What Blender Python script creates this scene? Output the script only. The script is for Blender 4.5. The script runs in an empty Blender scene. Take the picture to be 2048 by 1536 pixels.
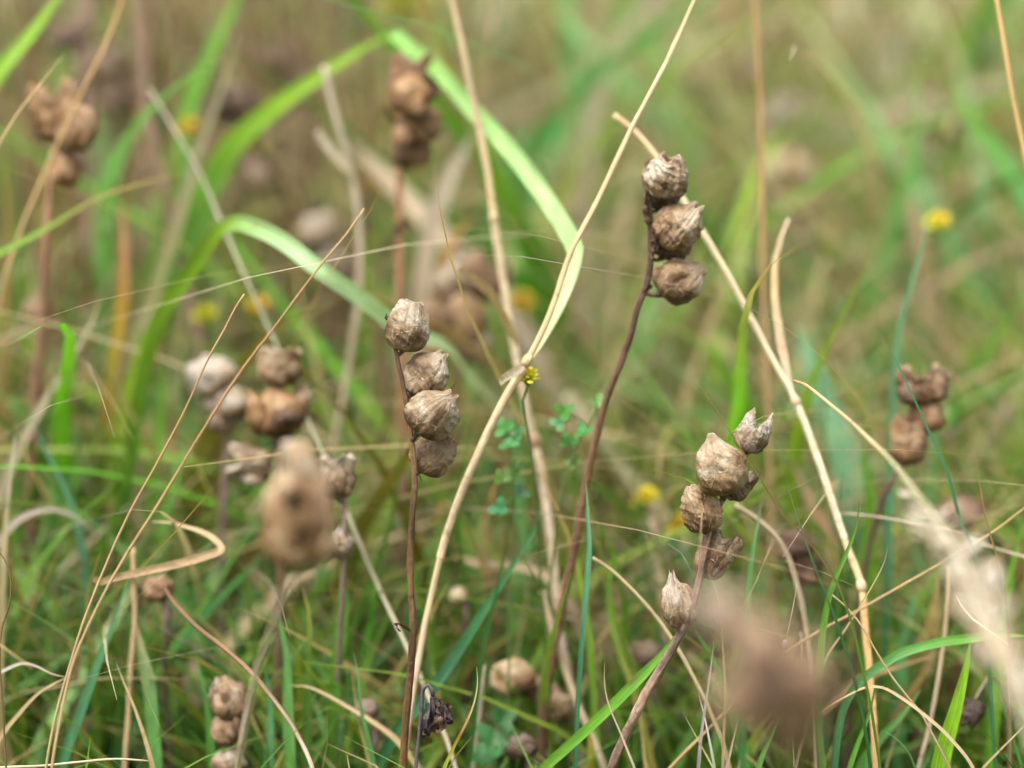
import bpy, math, random
import numpy as np
from mathutils import Vector, noise

# ------------------------------------------------------------------ camera, sky, sun, exposure
SC = bpy.context.scene
COL = SC.collection
CAM_H, PITCH, FOCUS = 0.32, math.radians(14.0), 0.75
LENS, SENSOR = 60.0, 17.3
cam_data = bpy.data.cameras.new("camera")
cam = bpy.data.objects.new("camera", cam_data)
COL.objects.link(cam)
cam.location = (0, 0, CAM_H)
cam.rotation_euler = (math.radians(90) - PITCH, 0, 0)
cam_data.lens = LENS
cam_data.sensor_width = SENSOR
cam_data.sensor_fit = 'HORIZONTAL'
cam_data.clip_start = 0.01
cam_data.clip_end = 500
cam_data.dof.use_dof = True
cam_data.dof.focus_distance = FOCUS
cam_data.dof.aperture_fstop = 3.0
cam_data.dof.aperture_blades = 0
SC.camera = cam

SUN_EL, SUN_AZ = math.radians(68), math.radians(-50)      # azimuth measured from +Y (view direction) towards +X
world = bpy.data.worlds.new("World")
SC.world = world
world.use_nodes = True
wn, wl = world.node_tree.nodes, world.node_tree.links
wn.clear()
sky = wn.new("ShaderNodeTexSky")
sky.sky_type = 'NISHITA'
sky.sun_disc = False
sky.sun_elevation = SUN_EL
sky.sun_rotation = SUN_AZ
sky.air_density = 1.6
sky.dust_density = 6.0
sky.ozone_density = 1.0
hsv = wn.new("ShaderNodeHueSaturation")
hsv.inputs['Saturation'].default_value = 0.42            # cloud cover greys the sky
bg = wn.new("ShaderNodeBackground")
bg.inputs['Strength'].default_value = 0.09
wo = wn.new("ShaderNodeOutputWorld")
wl.new(sky.outputs[0], hsv.inputs['Color'])
wl.new(hsv.outputs[0], bg.inputs['Color'])
wl.new(bg.outputs[0], wo.inputs['Surface'])

sun_data = bpy.data.lights.new("sun", 'SUN')
sun_data.energy = 1.5
sun_data.angle = math.radians(28)
sun_data.color = (1.0, 0.995, 0.985)
sun = bpy.data.objects.new("sun", sun_data)
COL.objects.link(sun)
sd = Vector((math.cos(SUN_EL) * math.sin(SUN_AZ), math.cos(SUN_EL) * math.cos(SUN_AZ) * -1.0, math.sin(SUN_EL)))
sun.rotation_euler = sd.to_track_quat('Z', 'Y').to_euler()
sky.sun_rotation = math.atan2(sd.x, sd.y)

SC.view_settings.view_transform = 'Standard'
SC.view_settings.look = 'None'
SC.view_settings.gamma = 1
SC.view_settings.use_curve_mapping = False
SC.view_settings.exposure = 2.0
SC.cycles.use_denoising = True
try:
    SC.cycles.denoiser = 'OPENIMAGEDENOISE'
except Exception:
    pass
SC.cycles.max_bounces = 8
SC.cycles.transmission_bounces = 6

# ------------------------------------------------------------------ helpers
FWD = Vector((0, math.cos(PITCH), -math.sin(PITCH)))
UP = Vector((0, math.sin(PITCH), math.cos(PITCH)))
RIGHT = Vector((1, 0, 0))
CAMP = Vector((0, 0, CAM_H))
K = SENSOR / LENS / 2048.0                                # metres per photo pixel per metre of depth


def P(x, y, d):
    return CAMP + FWD * d + RIGHT * ((x - 1024) * K * d) + UP * ((768 - y) * K * d)


def lerp(a, b, t):
    return a + (b - a) * t


def smooth_path(pts, n):
    """Catmull-Rom through pts, n samples evenly spread."""
    m = len(pts)
    if m == 2:
        return [pts[0].lerp(pts[1], i / (n - 1)) for i in range(n)]
    acc = [0.0]
    for i in range(1, m):
        acc.append(acc[-1] + max((pts[i] - pts[i - 1]).length, 1e-6))
    out = []
    for k in range(n):
        s = acc[-1] * k / (n - 1)
        i = 0
        while i < m - 2 and s > acc[i + 1]:
            i += 1
        t = (s - acc[i]) / (acc[i + 1] - acc[i])
        p1, p2 = pts[i], pts[i + 1]
        L = acc[i + 1] - acc[i]
        m1 = (p2 - pts[i - 1]) / (acc[i + 1] - acc[i - 1]) * L if i > 0 else (p2 - p1)
        m2 = (pts[i + 2] - p1) / (acc[i + 2] - acc[i]) * L if i + 2 < m else (p2 - p1)
        t2, t3 = t * t, t * t * t
        out.append(p1 * (2 * t3 - 3 * t2 + 1) + m1 * (t3 - 2 * t2 + t) + p2 * (-2 * t3 + 3 * t2) + m2 * (t3 - t2))
    return out


def ramp(vals, t):
    if not isinstance(vals[0], (tuple, list, Vector)):
        vals = [(v,) for v in vals]
    m = len(vals) - 1
    if m == 0:
        return Vector(vals[0]) if len(vals[0]) > 1 else vals[0][0]
    f = min(max(t, 0), 1) * m
    i = min(int(f), m - 1)
    r = [lerp(a, b, f - i) for a, b in zip(vals[i], vals[i + 1])]
    return r if len(r) > 1 else r[0]


class MB:
    """Collects vertices, faces, per-vertex colour and uv, then links them as ONE mesh object."""

    def __init__(self):
        self.v, self.f, self.c, self.uv = [], [], [], []

    def add(self, p, c=(1, 1, 1), uv=(0, 0)):
        self.v.append(tuple(p)); self.c.append((c[0], c[1], c[2], 1.0)); self.uv.append(uv)
        return len(self.v) - 1

    def tube(self, path, rad, cols, sides=8, closed_ends=True, rough=0.0, seed=0):
        n = len(path)
        t0 = (path[1] - path[0]).normalized()
        side = t0.orthogonal().normalized()
        prev = None
        for i, p in enumerate(path):
            a, b = path[max(i - 1, 0)], path[min(i + 1, n - 1)]
            t = (b - a).normalized()
            side = (side - t * side.dot(t)).normalized()
            bi = t.cross(side)
            f = i / (n - 1)
            r = rad(f) if callable(rad) else ramp(rad, f)
            c = ramp(cols, f)
            ring = []
            for k in range(sides):
                an = 2 * math.pi * k / sides
                rr = r
                if rough:
                    rr *= 1 + rough * noise.noise(Vector((math.cos(an) * 1.3 + seed, math.sin(an) * 1.3, i * 0.45)))
                ring.append(self.add(p + side * (math.cos(an) * rr) + bi * (math.sin(an) * rr), c, (k / sides, f)))
            if prev:
                for k in range(sides):
                    self.f.append((prev[k], prev[(k + 1) % sides], ring[(k + 1) % sides], ring[k]))
            elif closed_ends:
                self.f.append(tuple(reversed(ring)))
            prev = ring
        if closed_ends:
            self.f.append(tuple(prev))
        return self

    def ribbon(self, path, width, cols, face=25.0, fold=0.25, twist=0.0, ref=None, wavy=0.0, seed=0):
        """A grass blade: three vertices across with a keel; ref is the direction its face looks along."""
        n = len(path)
        ref = ref or (Vector((0, 0, .75)) - FWD).normalized()
        prev = None
        for i, p in enumerate(path):
            a, b = path[max(i - 1, 0)], path[min(i + 1, n - 1)]
            t = (b - a).normalized()
            s = t.cross(ref)
            if s.length < 1e-4:
                s = t.orthogonal()
            s.normalize()
            nn = s.cross(t).normalized()
            f = i / (n - 1)
            an = math.radians(face + twist * f)
            s2 = s * math.cos(an) + nn * math.sin(an)
            n2 = nn * math.cos(an) - s * math.sin(an)
            w = (width(f) if callable(width) else ramp(width, f)) * 0.5
            c = ramp(cols, f)
            o = n2 * (wavy * noise.noise(Vector((seed, f * 9, 0))))
            row = [self.add(p - s2 * w + n2 * (w * fold) + o, c, (0.0, f)),
                   self.add(p + o, c, (0.5, f)),
                   self.add(p + s2 * w + n2 * (w * fold) + o, c, (1.0, f))]
            if prev:
                self.f.append((prev[0], prev[1], row[1], row[0]))
                self.f.append((prev[1], prev[2], row[2], row[1]))
            prev = row
        return self

    def build(self, name, mat, parent=None, origin=None, loc=None):
        me = bpy.data.meshes.new(name)
        o = Vector(origin) if origin is not None else Vector((0, 0, 0))
        me.from_pydata([(x - o.x, y - o.y, z - o.z) for x, y, z in self.v], [], self.f)
        ca = me.color_attributes.new("col", 'FLOAT_COLOR', 'POINT')
        ca.data.foreach_set("color", np.array(self.c, dtype=np.float32).ravel())
        ul = me.uv_layers.new(name="uv")
        li = np.empty(len(me.loops), dtype=np.int32)
        me.loops.foreach_get("vertex_index", li)
        ul.data.foreach_set("uv", np.array(self.uv, dtype=np.float32)[li].ravel())
        me.polygons.foreach_set("use_smooth", np.ones(len(me.polygons), dtype=bool))
        me.materials.append(mat)
        ob = bpy.data.objects.new(name, me)
        COL.objects.link(ob)
        if parent is not None:
            ob.parent = parent
        elif origin is not None:
            ob.location = o
        return ob


def tag(o, label=None, cat=None, group=None, kind=None):
    if label: o['label'] = label
    if cat: o['category'] = cat
    if group: o['group'] = group
    if kind: o['kind'] = kind
    return o


def thing(name, loc, label, cat, group=None):
    o = bpy.data.objects.new(name, None)
    o.empty_display_size = 0.01
    COL.objects.link(o)
    o.location = loc
    return tag(o, label, cat, group)


# ------------------------------------------------------------------ materials
class NT:
    def __init__(self, name):
        self.m = bpy.data.materials.new(name)
        self.m.use_nodes = True
        self.n, self.l = self.m.node_tree.nodes, self.m.node_tree.links
        self.n.clear()

    def node(self, t, **kw):
        nd = self.n.new(t)
        for k, v in kw.items():
            setattr(nd, k, v)
        return nd

    def link(self, a, b):
        self.l.new(a, b)

    def math(self, op, a, b=None, clamp=False):
        nd = self.node("ShaderNodeMath", operation=op, use_clamp=clamp)
        for i, x in enumerate((a, b)):
            if x is None: continue
            if isinstance(x, (int, float)): nd.inputs[i].default_value = x
            else: self.link(x, nd.inputs[i])
        return nd.outputs[0]

    def mix(self, fac, a, b, mode='MIX'):
        nd = self.node("ShaderNodeMix", data_type='RGBA', blend_type=mode)
        for i, x in ((0, fac), (6, a), (7, b)):
            if isinstance(x, (int, float)): nd.inputs[i].default_value = x
            elif isinstance(x, (tuple, list)): nd.inputs[i].default_value = (x[0], x[1], x[2], 1)
            else: self.link(x, nd.inputs[i])
        return nd.outputs[2]

    def noise(self, vec, scale, detail=3, rough=0.55, dist=0.0):
        nd = self.node("ShaderNodeTexNoise")
        nd.inputs['Scale'].default_value = scale
        nd.inputs['Detail'].default_value = detail
        nd.inputs['Roughness'].default_value = rough
        nd.inputs['Distortion'].default_value = dist
        self.link(vec, nd.inputs['Vector'])
        return nd.outputs['Fac']

    def mapping(self, vec, scale):
        nd = self.node("ShaderNodeMapping")
        nd.inputs['Scale'].default_value = scale
        self.link(vec, nd.inputs['Vector'])
        return nd.outputs[0]

    def cramp(self, fac, stops):
        nd = self.node("ShaderNodeValToRGB")
        e = nd.color_ramp.elements
        while len(e) < len(stops): e.new(0.5)
        for i, (p, c) in enumerate(stops):
            e[i].position = p
            e[i].color = (c[0], c[1], c[2], 1) if isinstance(c, (tuple, list)) else (c, c, c, 1)
        self.link(fac, nd.inputs[0])
        return nd.outputs[0]

    def bump(self, h, strength, dist):
        nd = self.node("ShaderNodeBump")
        nd.inputs['Strength'].default_value = strength
        nd.inputs['Distance'].default_value = dist
        self.link(h, nd.inputs['Height'])
        return nd.outputs[0]


def foliage_material(name, translucent=0.35, rough=0.5, spec=0.35, stripes=7.0, spots=True):
    t = NT(name)
    at = t.node("ShaderNodeAttribute", attribute_name="col")
    tc = t.node("ShaderNodeTexCoord")
    uv = tc.outputs['UV']
    streak = t.noise(t.mapping(uv, (stripes, 2.5, 1)), 3.0, 3)
    c = t.mix(1.0, at.outputs['Color'], t.cramp(streak, [(0.25, 0.62), (0.75, 1.35)]), 'MULTIPLY')
    c = t.mix(1.0, c, t.cramp(t.noise(t.mapping(uv, (1.5, 14, 1)), 1.0, 3), [(0.3, 0.72), (0.7, 1.2)]), 'MULTIPLY')
    sx = t.node("ShaderNodeSeparateXYZ"); t.link(uv, sx.inputs[0])
    rib = t.math('ABSOLUTE', t.math('SUBTRACT', sx.outputs[0], 0.5))
    c = t.mix(1.0, c, t.cramp(rib, [(0.02, 1.28), (0.09, 1.0)]), 'MULTIPLY')                       # pale midrib
    vn = t.noise(t.mapping(uv, (26, 0.6, 1)), 1.0, 2)
    c = t.mix(1.0, c, t.cramp(vn, [(0.35, 0.80), (0.62, 1.15)]), 'MULTIPLY')                       # parallel veins
    if spots:
        sp = t.noise(tc.outputs['Object'], 420, 2)
        c = t.mix(t.cramp(sp, [(0.63, 0.0), (0.75, 0.55)]), c, (0.20, 0.115, 0.05))
    p = t.node("ShaderNodeBsdfPrincipled")
    p.inputs['Roughness'].default_value = rough
    p.inputs['Specular IOR Level'].default_value = spec
    t.link(c, p.inputs['Base Color'])
    wv = t.node("ShaderNodeTexWave", wave_type='BANDS', bands_direction='X')
    wv.inputs['Scale'].default_value = 2.2
    t.link(uv, wv.inputs['Vector'])
    nrm = t.bump(wv.outputs['Fac'], 0.35, 0.0002)
    t.link(nrm, p.inputs['Normal'])
    tr = t.node("ShaderNodeBsdfTranslucent")
    t.link(t.mix(1.0, c, (1.25, 1.2, 0.75), 'MULTIPLY'), tr.inputs['Color'])
    mx = t.node("ShaderNodeMixShader")
    mx.inputs[0].default_value = translucent
    t.link(p.outputs[0], mx.inputs[1]); t.link(tr.outputs[0], mx.inputs[2])
    o = t.node("ShaderNodeOutputMaterial")
    t.link(mx.outputs[0], o.inputs['Surface'])
    return t.m


def stem_material(name):
    t = NT(name)
    at = t.node("ShaderNodeAttribute", attribute_name="col")
    tc = t.node("ShaderNodeTexCoord")
    n1 = t.noise(t.mapping(tc.outputs['UV'], (14, 26, 1)), 1.0, 5, 0.65)
    n2 = t.noise(tc.outputs['Object'], 900, 3)
    c = t.mix(1.0, at.outputs['Color'], t.cramp(n1, [(0.30, 0.35), (0.68, 1.7)]), 'MULTIPLY')
    c = t.mix(t.cramp(n2, [(0.55, 0.0), (0.70, 0.7)]), c, (0.035, 0.02, 0.015))
    p = t.node("ShaderNodeBsdfPrincipled")
    p.inputs['Roughness'].default_value = 0.42
    p.inputs['Specular IOR Level'].default_value = 0.5
    t.link(c, p.inputs['Base Color'])
    t.link(t.bump(t.math('ADD', n1, n2), 0.8, 0.0004), p.inputs['Normal'])
    o = t.node("ShaderNodeOutputMaterial")
    t.link(p.outputs[0], o.inputs['Surface'])
    return t.m


def capsule_material(name):
    t = NT(name)
    at = t.node("ShaderNodeAttribute", attribute_name="col")
    tc = t.node("ShaderNodeTexCoord")
    oi = t.node("ShaderNodeObjectInfo")
    uv, ob = tc.outputs['UV'], tc.outputs['Object']
    off = t.node("ShaderNodeVectorMath", operation='ADD')
    t.link(ob, off.inputs[0])
    cx = t.node("ShaderNodeCombineXYZ")
    t.link(oi.outputs['Random'], cx.inputs[0]); t.link(oi.outputs['Random'], cx.inputs[2])
    t.link(cx.outputs[0], off.inputs[1])
    po = off.outputs[0]
    sxyz = t.node("ShaderNodeSeparateXYZ"); t.link(uv, sxyz.inputs[0])
    grow = t.math('MULTIPLY', t.math('SUBTRACT', sxyz.outputs[1], 0.45), 0.24)   # papery and pale towards the mouth, brown at the base
    blotch = t.math('ADD', t.noise(po, 170, 3, 0.5, 0.7), grow)
    c = t.cramp(blotch, [(0.29, (0.055, 0.028, 0.009)), (0.40, (0.14, 0.078, 0.027)), (0.51, (0.245, 0.172, 0.092)), (0.69, (0.385, 0.335, 0.255))])
    # veins: fine lines running from the base to the mouth, joined into a net; cross wrinkles between them
    dist = t.noise(po, 420, 4)
    dv = t.node("ShaderNodeVectorMath", operation='MULTIPLY_ADD')
    cd = t.node("ShaderNodeCombineXYZ")
    t.link(dist, cd.inputs[0]); t.link(t.noise(po, 300, 3), cd.inputs[1])
    t.link(cd.outputs[0], dv.inputs[0]); dv.inputs[1].default_value = (0.10, 0.20, 0); t.link(uv, dv.inputs[2])
    vo = t.node("ShaderNodeTexVoronoi", feature='DISTANCE_TO_EDGE')
    vo.inputs['Scale'].default_value = 1.0
    t.link(t.mapping(dv.outputs[0], (15, 1.6, 1)), vo.inputs['Vector'])
    vein = t.cramp(vo.outputs['Distance'], [(0.0, 1.0), (0.035, 0.0)])
    vo2 = t.node("ShaderNodeTexVoronoi", feature='DISTANCE_TO_EDGE')
    vo2.inputs['Scale'].default_value = 1.0
    t.link(t.mapping(dv.outputs[0], (60, 30, 1)), vo2.inputs['Vector'])
    vein2 = t.cramp(vo2.outputs['Distance'], [(0.0, 1.0), (0.12, 0.0)])
    cross = t.noise(t.mapping(dv.outputs[0], (7, 34, 1)), 1.0, 3, 0.6)
    c = t.mix(t.math('MULTIPLY', vein, 0.55), c, (0.56, 0.45, 0.31))
    c = t.mix(t.math('MULTIPLY', vein2, 0.35), c, (0.10, 0.055, 0.025))
    c = t.mix(t.cramp(cross, [(0.25, 0.55), (0.45, 0.0)]), c, (0.12, 0.06, 0.022))
    spk = t.noise(po, 1250, 2)
    c = t.mix(t.cramp(spk, [(0.62, 0.0), (0.70, 0.7)]), c, (0.03, 0.018, 0.012))
    c = t.mix(1.0, c, at.outputs['Color'], 'MULTIPLY')
    p = t.node("ShaderNodeBsdfPrincipled")
    p.inputs['Roughness'].default_value = 0.46
    p.inputs['Specular IOR Level'].default_value = 0.5
    t.link(c, p.inputs['Base Color'])
    wr = t.noise(po, 480, 3, 0.5, 0.6)
    h = t.math('ADD', t.math('MULTIPLY', cross, 0.5), t.math('ADD', t.math('MULTIPLY', vein, 0.55), t.math('ADD', t.math('MULTIPLY', vein2, 0.15), wr)))
    t.link(t.bump(h, 0.6, 0.0005), p.inputs['Normal'])
    tr = t.node("ShaderNodeBsdfTranslucent")
    t.link(c, tr.inputs['Color'])
    mx = t.node("ShaderNodeMixShader")
    mx.inputs[0].default_value = 0.12
    t.link(p.outputs[0], mx.inputs[1]); t.link(tr.outputs[0], mx.inputs[2])
    o = t.node("ShaderNodeOutputMaterial")
    t.link(mx.outputs[0], o.inputs['Surface'])
    return t.m


def ground_material():
    t = NT("thatch_soil")
    tc = t.node("ShaderNodeTexCoord")
    ob = tc.outputs['Object']
    n1 = t.noise(ob, 9, 6, 0.65)
    n2 = t.noise(t.mapping(ob, (1, 0.25, 1)), 220, 5, 0.7, 1.0)
    c = t.cramp(n2, [(0.3, (0.010, 0.007, 0.004)), (0.5, (0.035, 0.026, 0.013)), (0.7, (0.09, 0.065, 0.032))])
    c = t.mix(t.cramp(n1, [(0.4, 0.0), (0.62, 0.6)]), c, (0.045, 0.075, 0.016))
    p = t.node("ShaderNodeBsdfPrincipled")
    p.inputs['Roughness'].default_value = 0.9
    t.link(c, p.inputs['Base Color'])
    t.link(t.bump(n2, 0.8, 0.004), p.inputs['Normal'])
    o = t.node("ShaderNodeOutputMaterial")
    t.link(p.outputs[0], o.inputs['Surface'])
    return t.m


M_GREEN = foliage_material("green_blade", 0.38, 0.45, 0.4)
M_DRY = foliage_material("dry_blade", 0.22, 0.6, 0.25)
M_STUFF = foliage_material("meadow_blade", 0.30, 0.5, 0.35, 5.0, False)
M_STEM = stem_material("brown_stem")
M_CAPS = capsule_material("papery_capsule")
M_PETAL = foliage_material("yellow_petal", 0.3, 0.5, 0.3, 3.0, False)
M_LEAF = foliage_material("clover_leaf", 0.3, 0.45, 0.4, 6.0, False)
M_GROUND = ground_material()

# colours (linear base colours)
GRN = (0.085, 0.20, 0.028); DGR = (0.035, 0.11, 0.022); YGR = (0.19, 0.30, 0.03); BGR = (0.065, 0.20, 0.095)
PGR = (0.22, 0.36, 0.12); PBG = (0.19, 0.37, 0.20); LIM = (0.22, 0.40, 0.03)
TAN = (0.43, 0.31, 0.15); STR = (0.56, 0.43, 0.23); PSTR = (0.64, 0.54, 0.34); BRN = (0.24, 0.125, 0.055)
DBR = (0.08, 0.038, 0.018); GTN = (0.36, 0.29, 0.19); PNK = (0.42, 0.28, 0.19); ORG = (0.45, 0.19, 0.05); OLV = (0.13, 0.11, 0.025)
RST = (0.33, 0.15, 0.06); GRY = (0.36, 0.31, 0.25); WHT = (0.62, 0.55, 0.45)

# ------------------------------------------------------------------ the ground
def build_ground():
    mb = MB()
    n = 60
    xs = [math.copysign(abs(u) ** 2.2 * 60, u) for u in np.linspace(-1, 1, n)]
    ys = [math.copysign(abs(u) ** 2.2 * 80, u) + 0.8 for u in np.linspace(-0.8, 1, n)]
    for y in ys:
        for x in xs:
            far = min(1.0, math.hypot(x, y) / 6.0)
            z = 0.008 * noise.noise(Vector((x * 6, y * 6, 0))) + far * 0.15 * noise.noise(Vector((x * 0.3, y * 0.3, 4)))
            mb.add((x, y, z - 0.004))
    for j in range(n - 1):
        for i in range(n - 1):
            a = j * n + i
            mb.f.append((a, a + 1, a + n + 1, a + n))
    return tag(mb.build("ground", M_GROUND), kind='structure')


build_ground()

# ------------------------------------------------------------------ seed capsules of the stalks
PROFILES = {
    'barrel': [(0, .08), (.02, .34), (.07, .62), (.18, .86), (.36, 1.0), (.54, .99), (.72, .87), (.86, .70), (.96, .58), (1.0, .54), (.985, .48), (.88, .38), (.70, .25), (.60, .02)],
    'round':  [(0, .08), (.02, .36), (.08, .66), (.2, .9), (.4, 1.02), (.58, 1.0), (.73, .86), (.84, .62), (.92, .40), (1.03, .25), (1.02, .18), (.94, .12), (.86, .02)],
    'beak':   [(0, .08), (.02, .34), (.07, .62), (.18, .88), (.34, 1.02), (.5, 1.0), (.64, .84), (.76, .58), (.86, .33), (.94, .19), (1.0, .12), (.99, .08), (.92, .02)],
    'open':   [(0, .10), (.03, .40), (.10, .66), (.24, .86), (.44, .96), (.62, .96), (.78, .94), (.90, .95), (1.0, 1.0), (.97, .93), (.85, .84), (.65, .74), (.40, .62), (.2, .4), (.14, .02)],
}


def sample_profile(name, n):
    p = [Vector((r, z, 0)) for z, r in PROFILES[name]]
    return [(q.x, q.y) for q in smooth_path(p, n)]


def capsule_mesh(base, tip, wid, thick, style, tint, yaw, seed, nt, nu, crumple, shear, teeth, prongs=4):
    mb = MB()
    a = tip - base
    L = a.length
    a = a.normalized()
    w = a.cross(FWD).normalized()
    if w.dot(RIGHT) < 0: w = -w
    n = w.cross(a).normalized()
    ya = math.radians(yaw)
    w, n = w * math.cos(ya) + n * math.sin(ya), n * math.cos(ya) - w * math.sin(ya)
    prof = sample_profile(style, nt)
    zmax = max(z for r, z in prof)
    imax = max(range(nt), key=lambda i: prof[i][1])
    hw = wid / 2
    rnd = random.Random(seed)
    dents = [(rnd.uniform(0, 6.28), rnd.uniform(.2, .8), rnd.uniform(.10, .24), rnd.uniform(.25, .5)) for _ in range(4)]
    so = Vector((seed * 3.7, seed * 1.3, 0))
    rows = []
    for i, (r, z) in enumerate(prof):
        inner = i > imax
        t = z
        row = []
        for k in range(nu):
            th = 2 * math.pi * k / nu - math.pi / 2 if True else 0
            cs, sn = math.cos(th + math.pi), math.sin(th + math.pi)      # seam at the back
            q = Vector((cs * 1.6, sn * 1.6, t * 1.1)) + so
            low = noise.noise(q)
            rib = 1 - abs(noise.noise(Vector((cs * 4.2, sn * 4.2, t * 1.5)) + so)) * 2.0
            rib2 = 1 - abs(noise.noise(Vector((cs * 8.5, sn * 8.5, t * 3.4)) + so * 2)) * 2.0
            fine = noise.noise(Vector((cs * 9, sn * 9, t * 12)) + so)
            amp = min(1.0, r * 1.4)
            crs = 1 - abs(noise.noise(Vector((cs * 1.5 + t * 1.6, sn * 1.5, t * 6.5 + cs * 1.2)) + so * 3)) * 2.0
            d = 0.11 * low + crumple * (0.035 * rib + 0.022 * rib2 + 0.055 * crs + 0.014 * fine)
            for (dt, dz, da, dr) in dents:
                dd = ((math.cos(th) - math.cos(dt)) ** 2 + (math.sin(th) - math.sin(dt)) ** 2) + ((t - dz) * 1.8) ** 2
                d -= da * math.exp(-dd / (dr * dr)) * min(crumple, 1.2)
            # raised seams on the two edges of the flattened bladder
            d += 0.05 * math.exp(-(sn / 0.13) ** 2)
            rr = r + d * amp * (0.4 if inner else 1.0)
            zz = z
            if z > 0.72 and teeth:
                zz += teeth * (z - 0.72) / 0.28 * (0.55 * math.cos(prongs * (th + math.pi) + math.pi * (prongs == 4)) + 0.45 * noise.noise(Vector((cs * 3, sn * 3, seed))))
                rr *= 1 + 0.25 * teeth * math.cos(prongs * (th + math.pi))
            off = shear * hw * (t ** 2.2)
            p = base + w * (rr * cs * hw + off) + n * (rr * sn * hw * thick) + a * (zz * L)
            row.append(mb.add(p, tint, (k / nu, t)))
        rows.append(row)
    for i in range(nt - 1):
        for k in range(nu):
            k2 = (k + 1) % nu
            mb.f.append((rows[i][k], rows[i + 1][k], rows[i + 1][k2], rows[i][k2]))
    mb.f.append(tuple(rows[0]))
    mb.f.append(tuple(reversed(rows[-1])))
    return mb, a, w, n, L


def shell_mesh(base, tip, wid, tint, yaw, seed, nt, nu, crumple):
    """Half of a burst capsule: a curled papery sheet with a ragged lip."""
    mb = MB()
    a = tip - base
    L = a.length
    a = a.normalized()
    w = a.cross(FWD).normalized()
    if w.dot(RIGHT) < 0: w = -w
    n = w.cross(a).normalized()
    ya = math.radians(yaw)
    w, n = w * math.cos(ya) + n * math.sin(ya), n * math.cos(ya) - w * math.sin(ya)
    prof = sample_profile('beak', int(nt * 1.25))
    prof = prof[:max(range(len(prof)), key=lambda i: prof[i][1]) + 1]
    rows = []
    so = Vector((seed * 2.1, 0, seed))
    for layer in (1.0, 0.93):
        for i, (r, z) in enumerate(prof):
            row = []
            for k in range(nu + 1):
                th = math.radians(lerp(-115, 115, k / nu)) - math.pi / 2
                cs, sn = math.cos(th), math.sin(th)
                d = 0.16 * noise.noise(Vector((cs * 1.7, sn * 1.7, z * 2)) + so) + crumple * 0.09 * noise.noise(Vector((cs * 6, sn * 6, z * 4)) + so)
                rr = (r + d * min(1, r * 1.5)) * layer
                rag = 0.22 * noise.noise(Vector((k * 0.7, z * 5, seed)))
                p = base + w * (rr * cs * wid / 2) - n * (rr * sn * wid / 2 * 0.8) + a * ((z + rag * z) * L)
                row.append(mb.add(p, tint, (k / nu * 0.6, z)))
            rows.append(row)
    m = len(prof)
    for lay in range(2):
        for i in range(m - 1):
            for k in range(nu):
                A, B = rows[lay * m + i], rows[lay * m + i + 1]
                q = (A[k], B[k], B[k + 1], A[k + 1])
                mb.f.append(q if lay else tuple(reversed(q)))
    for i in range(m - 1):                                   # close the two ragged rims
        for k in (0, nu):
            mb.f.append((rows[i][k], rows[i + 1][k], rows[m + i + 1][k], rows[m + i][k]))
    return mb


NEUT = (1, 1, 1); WARM = (1.0, .86, .70); LAV = (1.0, 1.03, 1.12); PALE = (1.22, 1.22, 1.2); RED = (.95, .68, .48); DARK = (.45, .40, .40); BROWN = (.8, .62, .45)
GREYP = (1.1, 1.14, 1.25)


def cap(base, tip, w, style='round', tint=NEUT, yaw=15, crumple=1.0, shear=0.0, thick=.72, teeth=0.0, ped=None, dd=0.0, tilt=0.0, label=None, prongs=4):
    return dict(base=base, tip=tip, w=w, style=style, tint=tint, yaw=yaw, crumple=crumple, shear=shear, thick=thick, teeth=teeth, ped=ped, dd=dd, tilt=tilt, label=label, prongs=prongs)


SEED = [1]


def to_ground(path, drift=0.45):
    """Carry a path that runs downwards on to the soil."""
    last, prev = path[-1], path[-2]
    if last.z < 0.004:
        return path
    t = (last - prev).normalized()
    tz = min(t.z, -0.35)
    k = last.z / -tz
    e = Vector((last.x + t.x * k * drift, last.y + t.y * k * drift, -0.004))
    return path + [last.lerp(e, 0.5) + Vector((t.x, t.y, 0)) * (0.1 * k), e]


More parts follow.
